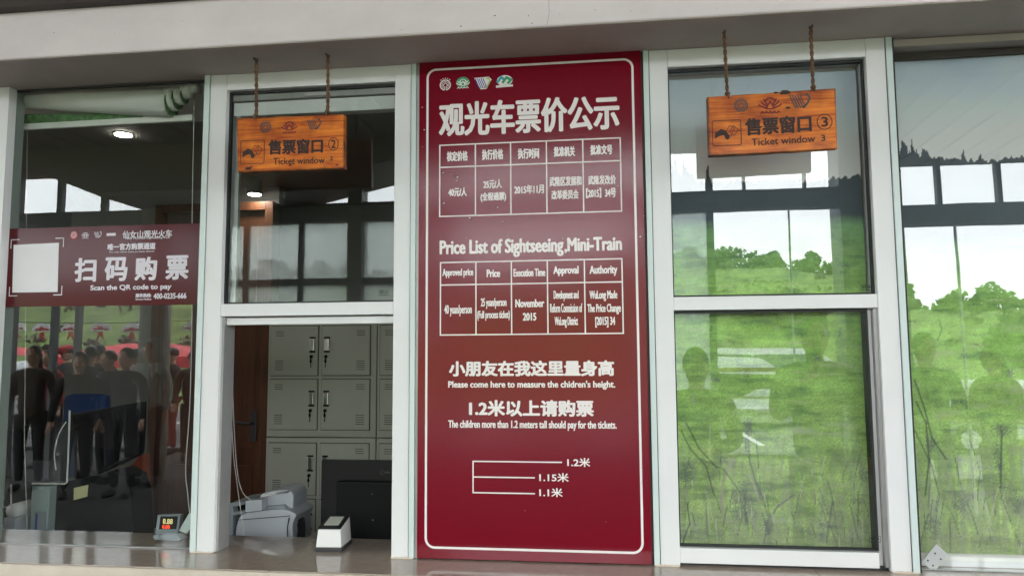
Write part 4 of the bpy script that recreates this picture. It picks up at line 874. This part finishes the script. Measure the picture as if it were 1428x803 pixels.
for s, xl, xr, yt, yb, bd in (('扫',104,134.5,359.5,393,.0036),('码',146,178,358.5,392,.0036),('购',188,219,358,391,.0036),('票',231,263,356,390,.0036),
  ('Scan the QR code to pay',126,239,396.5,406,.0011),('唯一官方购票通道',150,217,339,348.5,.0012),('仙女山观光火车',171,240,321,332,.0008),('Fairy Mountain sightseeing train',175,237,330.5,334,.0002),
  ('The only official ticket purchase channel',152,215,350,352.5,.0002),('服务热线:',189,211,409,414.5,.0008),('Service Hotline',189,211,415.5,418.5,.0003),('400-0235-666',214,260,408.5,416.5,.0009)):
    ltext(s, xl, xr, yt, yb, bn, 'bink', YQ2, bd)
c = at(103, 328, YQ2); MB().flat(arc(c.x, c.z, .015, .015, 0, 360, 20)[:-1], YQ2+.0001).build('emblem_ground', 'tent', bn); e_heritage(c.x, c.z, .011, YQ2-.0002, 'bink', None, bn)
c = at(119, 328, YQ2); e_lotus(c.x, c.z, .03, YQ2, 'bink', bn, text='AAAA'); c = at(136.5, 327.5, YQ2); e_wave(c.x, c.z, .03, .022, YQ2, ['bink'], bn)
c = at(155, 327, YQ2); MB().line([(c.x-.018, c.z), (c.x+.018, c.z)], .010, YQ2).build('emblem', 'bink', bn)

# ------------------------------------------------------------------ interior things
# lockers
YL = 1.80
def locker(cols, rows, x0, cw, zlist, label):
    o = thing('locker_cabinet', label, 'locker', (x0, YL, 0), 'grey green steel lockers')
    x1 = x0+cw*cols+.03; MB().box(x0, x1, YL+.004, YL+.42, zlist[-1]-.018, zlist[0]+(.045 if zlist[0] > 1.5 else .03)).build('body', 'locker', o)
    for c_ in range(cols):
        for r_ in range(len(zlist)-1):
            a = x0+.018+c_*cw; b = a+cw-.026; z1 = zlist[r_]; z0 = zlist[r_+1]+.024
            MB().box(a-.004, b+.004, YL+.0025, YL+.0042, z0-.004, z1+.004).build('door_gap', 'lockgap', o)
            d = MB().box(a, b, YL-.006, YL+.002, z0, z1).build('door', 'locker', o, bevel=.002)
            s = 1 if c_ % 2 == 0 else -1; hx = (b-.032) if s > 0 else (a+.032); hz_ = (z0+z1)/2+.035
            hnd = MB().box(hx-.013, hx+.013, YL-.020, YL-.0062, hz_-.036, hz_+.036); hnd.build('handle', 'chrome', d, bevel=.003)
            MB().box(hx-.017, hx+.017, YL-.014, YL-.0061, hz_+.037, hz_+.046).build('handle_cap', 'blackm', d); MB().box(hx-.017, hx+.017, YL-.014, YL-.0061, hz_-.046, hz_-.037).build('handle_cap', 'blackm', d)
            kx = hx-.006; MB().tube([(kx, YL-.0062, hz_-.070), (kx, YL-.014, hz_-.070)], .010, 10).build('lock', 'blackm', d)
            mb = MB(); mb.prism([(kx-.003, hz_-.078), (kx+.003, hz_-.078), (kx+.007, hz_-.10), (kx, hz_-.112), (kx-.007, hz_-.10)], YL-.019, YL-.016); mb.prism([(kx-.002, hz_-.112), (kx+.002, hz_-.112), (kx+.002, hz_-.135), (kx-.002, hz_-.135)], YL-.018, YL-.016); mb.build('key', 'blackm', d)
            vx = (a+.03) if s > 0 else (b-.08); mb = MB()
            for k in range(5): mb.box(vx, vx+.05, YL-.0075, YL-.0062, z0+.032+k*.0125, z0+.0355+k*.0125)
            for k in range(3): mb.box(vx, vx+.05, YL-.0075, YL-.0062, z1-.032-k*.0125, z1-.0285-k*.0125)
            mb.build('vent_slots', 'lockgap', d)
ZLk = [1.722, 1.424, 1.105, 1.07-.004, .765, .46, .15]
xk = at(374, 500, YL).x
locker(2, 3, xk, .318, [1.722, 1.408, 1.092], 'upper grey green locker unit seen through the open ticket window')
locker(2, 3, xk-.001, .318, [1.037, .715, .375, .05], 'lower grey green locker unit partly behind the black monitor')
locker(2, 3, xk+.672, .318, [1.722, 1.408, 1.092], 'upper right locker unit cut by the window frame'); locker(2, 3, xk+.672, .318, [1.037, .715, .375, .05], 'lower right locker unit behind the black monitor')
# wooden door
dx1 = at(361, 600, YL).x; dr = thing('wooden_door', 'dark stained wooden door left of the lockers', 'door', (dx1-.4, YL, 0))
ztd = at(350, 281, YL).z
MB().box(dx1-.66, dx1-.004, YL+.05, YL+.09, .02, ztd-.05).build('leaf', 'door', dr)
MB().box(dx1-.60, dx1-.06, YL+.044, YL+.052, .25, .9).build('door_panel', 'door', dr, bevel=.004); MB().box(dx1-.60, dx1-.06, YL+.044, YL+.052, 1.0, ztd-.15).build('door_panel', 'door', dr, bevel=.004)
MB().box(dx1, dx1+.052, YL+.01, YL+.12, .02, ztd).build('frame', 'door', dr, bevel=.004); MB().box(dx1-.72, dx1-.664, YL+.01, YL+.12, .02, ztd).build('frame', 'door', dr, bevel=.004); MB().box(dx1-.663, dx1-.001, YL+.012, YL+.12, ztd-.05, ztd).build('frame', 'door', dr)
p = at(353, 592, YL+.03); MB().box(p.x-.018, p.x+.018, YL+.034, YL+.044, p.z-.10, p.z+.08).build('lock_plate', 'dgrey', dr, bevel=.006)
MB().tube([(p.x, YL+.04, p.z+.01), (p.x, YL-.005, p.z+.01), (p.x-.10, YL-.008, p.z+.015)], .008, 8).build('handle', 'dgrey', dr)
MB().box(-3.4, dx1-.72, YL+.09, YL+.16, .011, 2.598).build('office_wall', 'iwall', kind='structure'); MB().box(dx1-.72, dx1+.052, YL+.09, YL+.16, ztd, 2.598).build('office_wall', 'iwall', kind='structure')

# scanner box on the counter
sc_ = thing('ticket_scanner', 'white and black code scanner box on the counter', 'scanner', tuple(at(465, 768, .05)))
def q3(px, py, z):
    d = at(px, py, 0)-CAM; return CAM+d*((z-CAM.z)/d.z)
bl = q3(439, 769, ZS); br_ = q3(476, 769.5, ZS); rr_ = q3(491, 757, ZS); ux = (br_-bl); uy = (rr_-br_); bb = bl+uy
def ring(z, k=0, lift=0): return [p+Vector((0, 0, z)) for p in (bl.lerp(rr_, k), br_.lerp(bb, k), rr_.lerp(bl, k), bb.lerp(br_, k))]
MB().hexa(ring(.001), ring(.014, -.01)).build('base', 'dgrey', sc_, bevel=.002)
fr_h = .072; bk_h = .094; lo = ring(.0142, .02); hi = ring(0, .07); hi = [hi[0]+Vector((0, 0, fr_h)), hi[1]+Vector((0, 0, fr_h)), hi[2]+Vector((0, 0, bk_h)), hi[3]+Vector((0, 0, bk_h))]
MB().hexa(lo, hi).build('body', 'white', sc_, bevel=.003)
cen = sum(hi, Vector())/4; T1 = [p+Vector((0, 0, .0012)) for p in hi]; T2 = [p+Vector((0, 0, .0065)) for p in hi]
MB().hexa(T1, T2).build('top_bezel', 'black', sc_, bevel=.0015)
gl = [cen.lerp(p, .64)+Vector((0, 0, .0068)) for p in hi]; MB().hexa(gl, [p+Vector((0, 0, .0012)) for p in gl]).build('scan_window', mat('pale_scan_glass', (.55, .58, .50), .15), sc_)

# monitor seen from behind
def nbox(px0, px1, py0, py1, Y, d):
    a = at(px0, py1, Y); b = at(px1, py0, Y); return MB().box(a.x, b.x, Y, Y+d, a.z, b.z)
mn = thing('monitor', 'black monitor seen from behind inside the open ticket window', 'monitor', tuple(at(500, 745, .42)))
a = at(447, 700, .42); b = at(590, 643, .42); MB().box(a.x, b.x, .42, .455, .79, b.z).build('shell', 'black', mn, bevel=.005)
a2 = at(469, 730, .395); MB().box(a2.x, a2.x+.42, .385, .4195, .84, at(500, 671, .39).z).build('rear_housing', 'blackm', mn, bevel=.008)
MB().box(a2.x+.12, a2.x+.22, .39, .44, .735, .85).build('neck', 'blackm', mn); MB().box(a2.x+.03, a2.x+.31, .30, .50, .736, .748).build('foot', 'blackm', mn, bevel=.004)
mb = MB()
for (px, py) in ((519, 688.5), (520, 724.5)): v = at(px, py, .384); mb.ball(v, .0024, 8, 5)
mb.build('screw', 'chrome', mn); v = at(533, 658, .4195); mb = MB(); mb.line(arc(v.x, v.z, .010, .010, 0, 360, 20)[:-1], .0012, .4194, True); lettering(mb, 'LC', v.x-.005, v.x+.005, v.z-.005, v.z+.005, .4194, .0003); mb.line([(v.x+.012, v.z), (v.x+.03, v.z)], .006, .4194); mb.build('maker_mark', 'dgrey', mn)

# printer on the inner desk
pr = thing('printer', 'pale grey printer behind the counter at the open window', 'printer', tuple(at(370, 745, .5)))
def prof(pts, Y0, Y1): return MB().prism([(at(x, y, Y0).x, at(x, y, Y0).z) for x, y in pts], Y0, Y1)
lowz = 760
prof([(327, lowz), (329, 735), (333, 722), (338, 716.5), (346, 714), (370, 711), (393, 709.5), (402, 711), (409, 714), (414, 718), (412, 721.5), (409, 728), (408, 735), (410, lowz)], .42, .60).build('lower_shell', 'printer', pr, bevel=.006, smooth=False)
prof([(361.5, 712), (362, 692), (365, 688), (378, 684.5), (396, 682.5), (406, 684), (409.5, 690), (408, 711)], .46, .60).build('upper_cover', 'printer', pr, bevel=.006)
prof([(363, 690), (378, 687), (403, 684), (403, 686), (378, 690), (364, 693)], .448, .459).build('cover_stripe', 'chrome', pr)
prof([(342, 714), (342, 698), (365, 696), (365, 711.5)], .405, .455).build('paper_box', 'printer', pr, bevel=.003)
prof([(318, 705), (320, 701.5), (341, 699), (341, 703), (324, 706.5), (326, 714), (341, 712), (341, 715.5), (325, 718), (325, lowz), (318.5, lowz), (321, 718)], .43, .62).build('rear_bracket', 'printer2', pr, bevel=.002)
prof([(325, 706), (341, 703), (341, 712), (327, 714)], .47, .60).build('paper_slot', 'blackm', pr)
prof([(365, 712), (366, 707), (395, 703.5), (400, 708)], .44, .46).build('output_lip', 'printer2', pr)
prof([(333.5, 724.2), (404, 718.6), (404, 719.4), (333.5, 725)], .4155, .4195).build('seam', 'dgrey', pr)
prof([(402, 722), (404, 721), (401, 735), (402, lowz), (400.5, lowz), (400, 735)], .4155, .4195).build('seam', 'dgrey', pr)
cbl = thing('black_cables', 'tangle of black cables right of the printer', 'cable', tuple(at(420, 745, .45)))
for i in range(6): MB().tube(curve([at(409+i*1.5, 735+i, .47), at(413+i*2, 726-i, .47), at(416+i*1.8, 738, .46), at(414+2*i, 752, .45)]), .0028, 6).build('lead', 'blackm', cbl)

# things behind the left window
ch = thing('office_chair', 'blue fabric office chair behind the left window', 'chair', tuple(at(118, 700, 1.0)))
a = at(88, 640, 1.0); b = at(149, 549, 1.0); MB().box(a.x, b.x, .97, 1.05, .62, b.z).build('backrest', 'bluechair', ch, bevel=.035, smooth=True)
MB().box(a.x-.03, b.x+.03, .60, 1.02, .44, .52).build('seat', 'bluechair', ch, bevel=.03, smooth=True); MB().tube([((a.x+b.x)/2, .83, .02), ((a.x+b.x)/2, .83, .44)], .03, 10).build('stem', 'black', ch)
for k in range(5): an = k*2*math.pi/5; MB().tube([((a.x+b.x)/2, .83, .07), ((a.x+b.x)/2+.26*math.cos(an), .83+.26*math.sin(an), .04)], [.022, .014], 8).build('foot', 'black', ch)
m1 = thing('monitor', 'black tilted monitor behind the left window', 'monitor', tuple(at(150, 640, .45)))
F = [at(97, 577, .50), at(195.5, 560, .40), at(193, 633, .40), at(104, 675, .50)]
MB().hexa(F, [p+Vector((.01, .03, 0)) for p in F]).build('screen', 'black', m1, bevel=.003)
G = [F[0].lerp(F[2], .04)+Vector((0, -.0015, 0)), F[1].lerp(F[3], .04)+Vector((0, -.0015, 0)), F[2].lerp(F[0], .04)+Vector((0, -.0015, 0)), F[3].lerp(F[1], .04)+Vector((0, -.0015, 0))]
MB().hexa(G, [p+Vector((0, .001, 0)) for p in G]).build('panel', mat('black_glossy_screen', (.01, .01, .012), .08), m1)
MB().tube([at(140, 655, .47), at(140, 700, .5)], .02, 8).build('neck', 'black', m1); 
m2 = thing('pos_terminal', 'large black payment terminal with a yellow note on its back', 'terminal', tuple(at(130, 745, .40)))
prof([(70, 760), (71, 676), (98, 672), (158, 655), (175, 665), (183, 690), (186, 760)], .36, .50).build('case', 'blackm', m2, bevel=.008)
nt_ = [at(*p, .358) for p in ((103, 680), (123, 675.5), (121.5, 692), (102.5, 697))]; MB().hexa(nt_, [p+Vector((0, .0012, 0)) for p in nt_]).build('sticky_note', 'note', m2)
cl_ = thing('orange_jacket', 'orange jacket hung on a chair behind the left window', 'jacket', tuple(at(180, 700, .9)))
prof([(172, 655), (184, 646), (196, 632), (196, 700), (195, 775), (168, 775), (170, 700)], .85, .93).build('cloth', 'orange', cl_, bevel=.012)
fl_ = thing('display_frame', 'thin white rimmed acrylic frame standing behind the left glass', 'frame', tuple(at(80, 700, .33)))
MB().tube(curve([at(97, 572, .33), at(96.5, 600, .33), at(95, 640, .33), at(93.5, 672, .33)], 3)+[at(90, 674, .33), at(45, 673.5, .33)], .0035, 8).build('rim', 'bead', fl_)
MB().tube(curve([at(92, 588, .34), at(82, 605, .34), at(76, 630, .34), at(78, 655, .34)]), .0022, 6).build('arc', 'bead', fl_)
MB().prism([(at(x, y, .345).x, at(x, y, .345).z) for x, y in ((32, 642), (74, 642), (92, 585), (96, 600), (93, 671), (36, 671))], .345, .347).build('sheet', 'dgrey', fl_)
pc = thing('computer_tower', 'pale grey computer tower standing behind the left glass', 'computer', tuple(at(54, 745, .34)))
nbox(40, 69, 678, 760, .32, .30).build('case', 'tower', pc, bevel=.004); nbox(46.5, 67, 680.5, 711, .316, .003).build('drive_door', 'tower', pc, bevel=.001); nbox(47, 64, 713, 741, .317, .002).build('front_grille', 'printer2', pc); nbox(48.5, 52, 716, 741, .3155, .001).build('light_strip', 'blue', pc)
lf = thing('paper_roll', 'white paper roll and stand at the lower left of the left window', 'paper', tuple(at(16, 745, .34)))
nbox(3, 21, 722, 758, .30, .10).build('stand', 'printer', lf, bevel=.003); MB().tube([at(17, 712, .33), at(17, 712, .33)+Vector((0, .09, 0))], .028, 20).build('roll', 'white', lf, smooth=True)
MB().tube([at(15.5, 675, .32), at(15.5, 706, .32), at(4, 706.5, .32)], .003, 6).build('wire', 'bead', lf)
dh = thing('mirrored_person_shape', 'dark shape standing in for a person mirrored at the far left', 'screen', tuple(at(22, 640, .5)))
prof([(9, 600), (14, 595), (26, 594), (33, 600), (34, 640), (30, 700), (6, 700), (8, 640)], .5, .56).build('shell', 'blackm', dh, bevel=.01); prof([(15, 700), (20, 700), (20, 775), (15, 775)], .52, .54).build('stand', 'blackm', dh)  # dark shape added in place of a mirrored person
# price display with lit digits
YD = .14
dd = thing('price_display', 'small grey digital display with amber and red digits', 'display', tuple(at(235, 748, YD)))
prof([(216, 744), (219.5, 717.5), (252, 717), (248, 743.5)], YD, YD+.02).build('case', 'printer2', dd, bevel=.003)
prof([(221.5, 737.5), (224, 719.5), (248, 719.5), (245.5, 737)], YD-.002, YD-.0005).build('screen', 'blackm', dd)
mb = MB(); p = at(227, 730, YD-.0025); q = at(241, 723, YD-.0025); lettering(mb, '8.88', p.x, q.x, p.z, q.z, YD-.0025, .0005); mb.build('digits', 'digity', dd)
mb = MB(); p = at(226, 736.5, YD-.0025); q = at(237, 731.5, YD-.0025); lettering(mb, '0.00', p.x, q.x, p.z, q.z, YD-.0025, .0006); mb.build('digits', 'digits', dd)
prof([(213, 749), (214, 745.5), (246, 745), (253, 751.5), (249, 754), (215, 752)], YD-.02, YD+.02).build('base', 'printer2', dd, bevel=.002)
tg = thing('card_tag', 'pale plastic card leaning on the window edge by the display', 'card', tuple(at(255, 745, .10)))
prof([(249, 739.5), (263.5, 715), (267, 716), (267, 735), (260, 743.5)], .10, .104).build('card', 'jamb', tg, bevel=.001)
# paper ticket in the right window corner
pt_ = thing('price_tag', 'white perforated card tag in the lower left corner of the right window', 'card', tuple(at(1303, 780, .04)))
YT = .040; cs = [at(*p, YT) for p in ((1306, 758), (1322, 772), (1303, 797), (1285, 783))]
MB().hexa(cs, [p+Vector((0, .001, 0)) for p in cs]).build('card', 'card', pt_)
mb = MB()
for (px, py) in ((1294, 781), (1301, 788), (1304, 771), (1312, 779)): v = at(px, py, YT-.0004); mb.flat(arc(v.x, v.z, .0028, .0028, 0, 360, 8)[:-1], YT-.0004)
mb.build('punch_hole', 'blackm', pt_)
print('objects', len(bpy.data.objects))
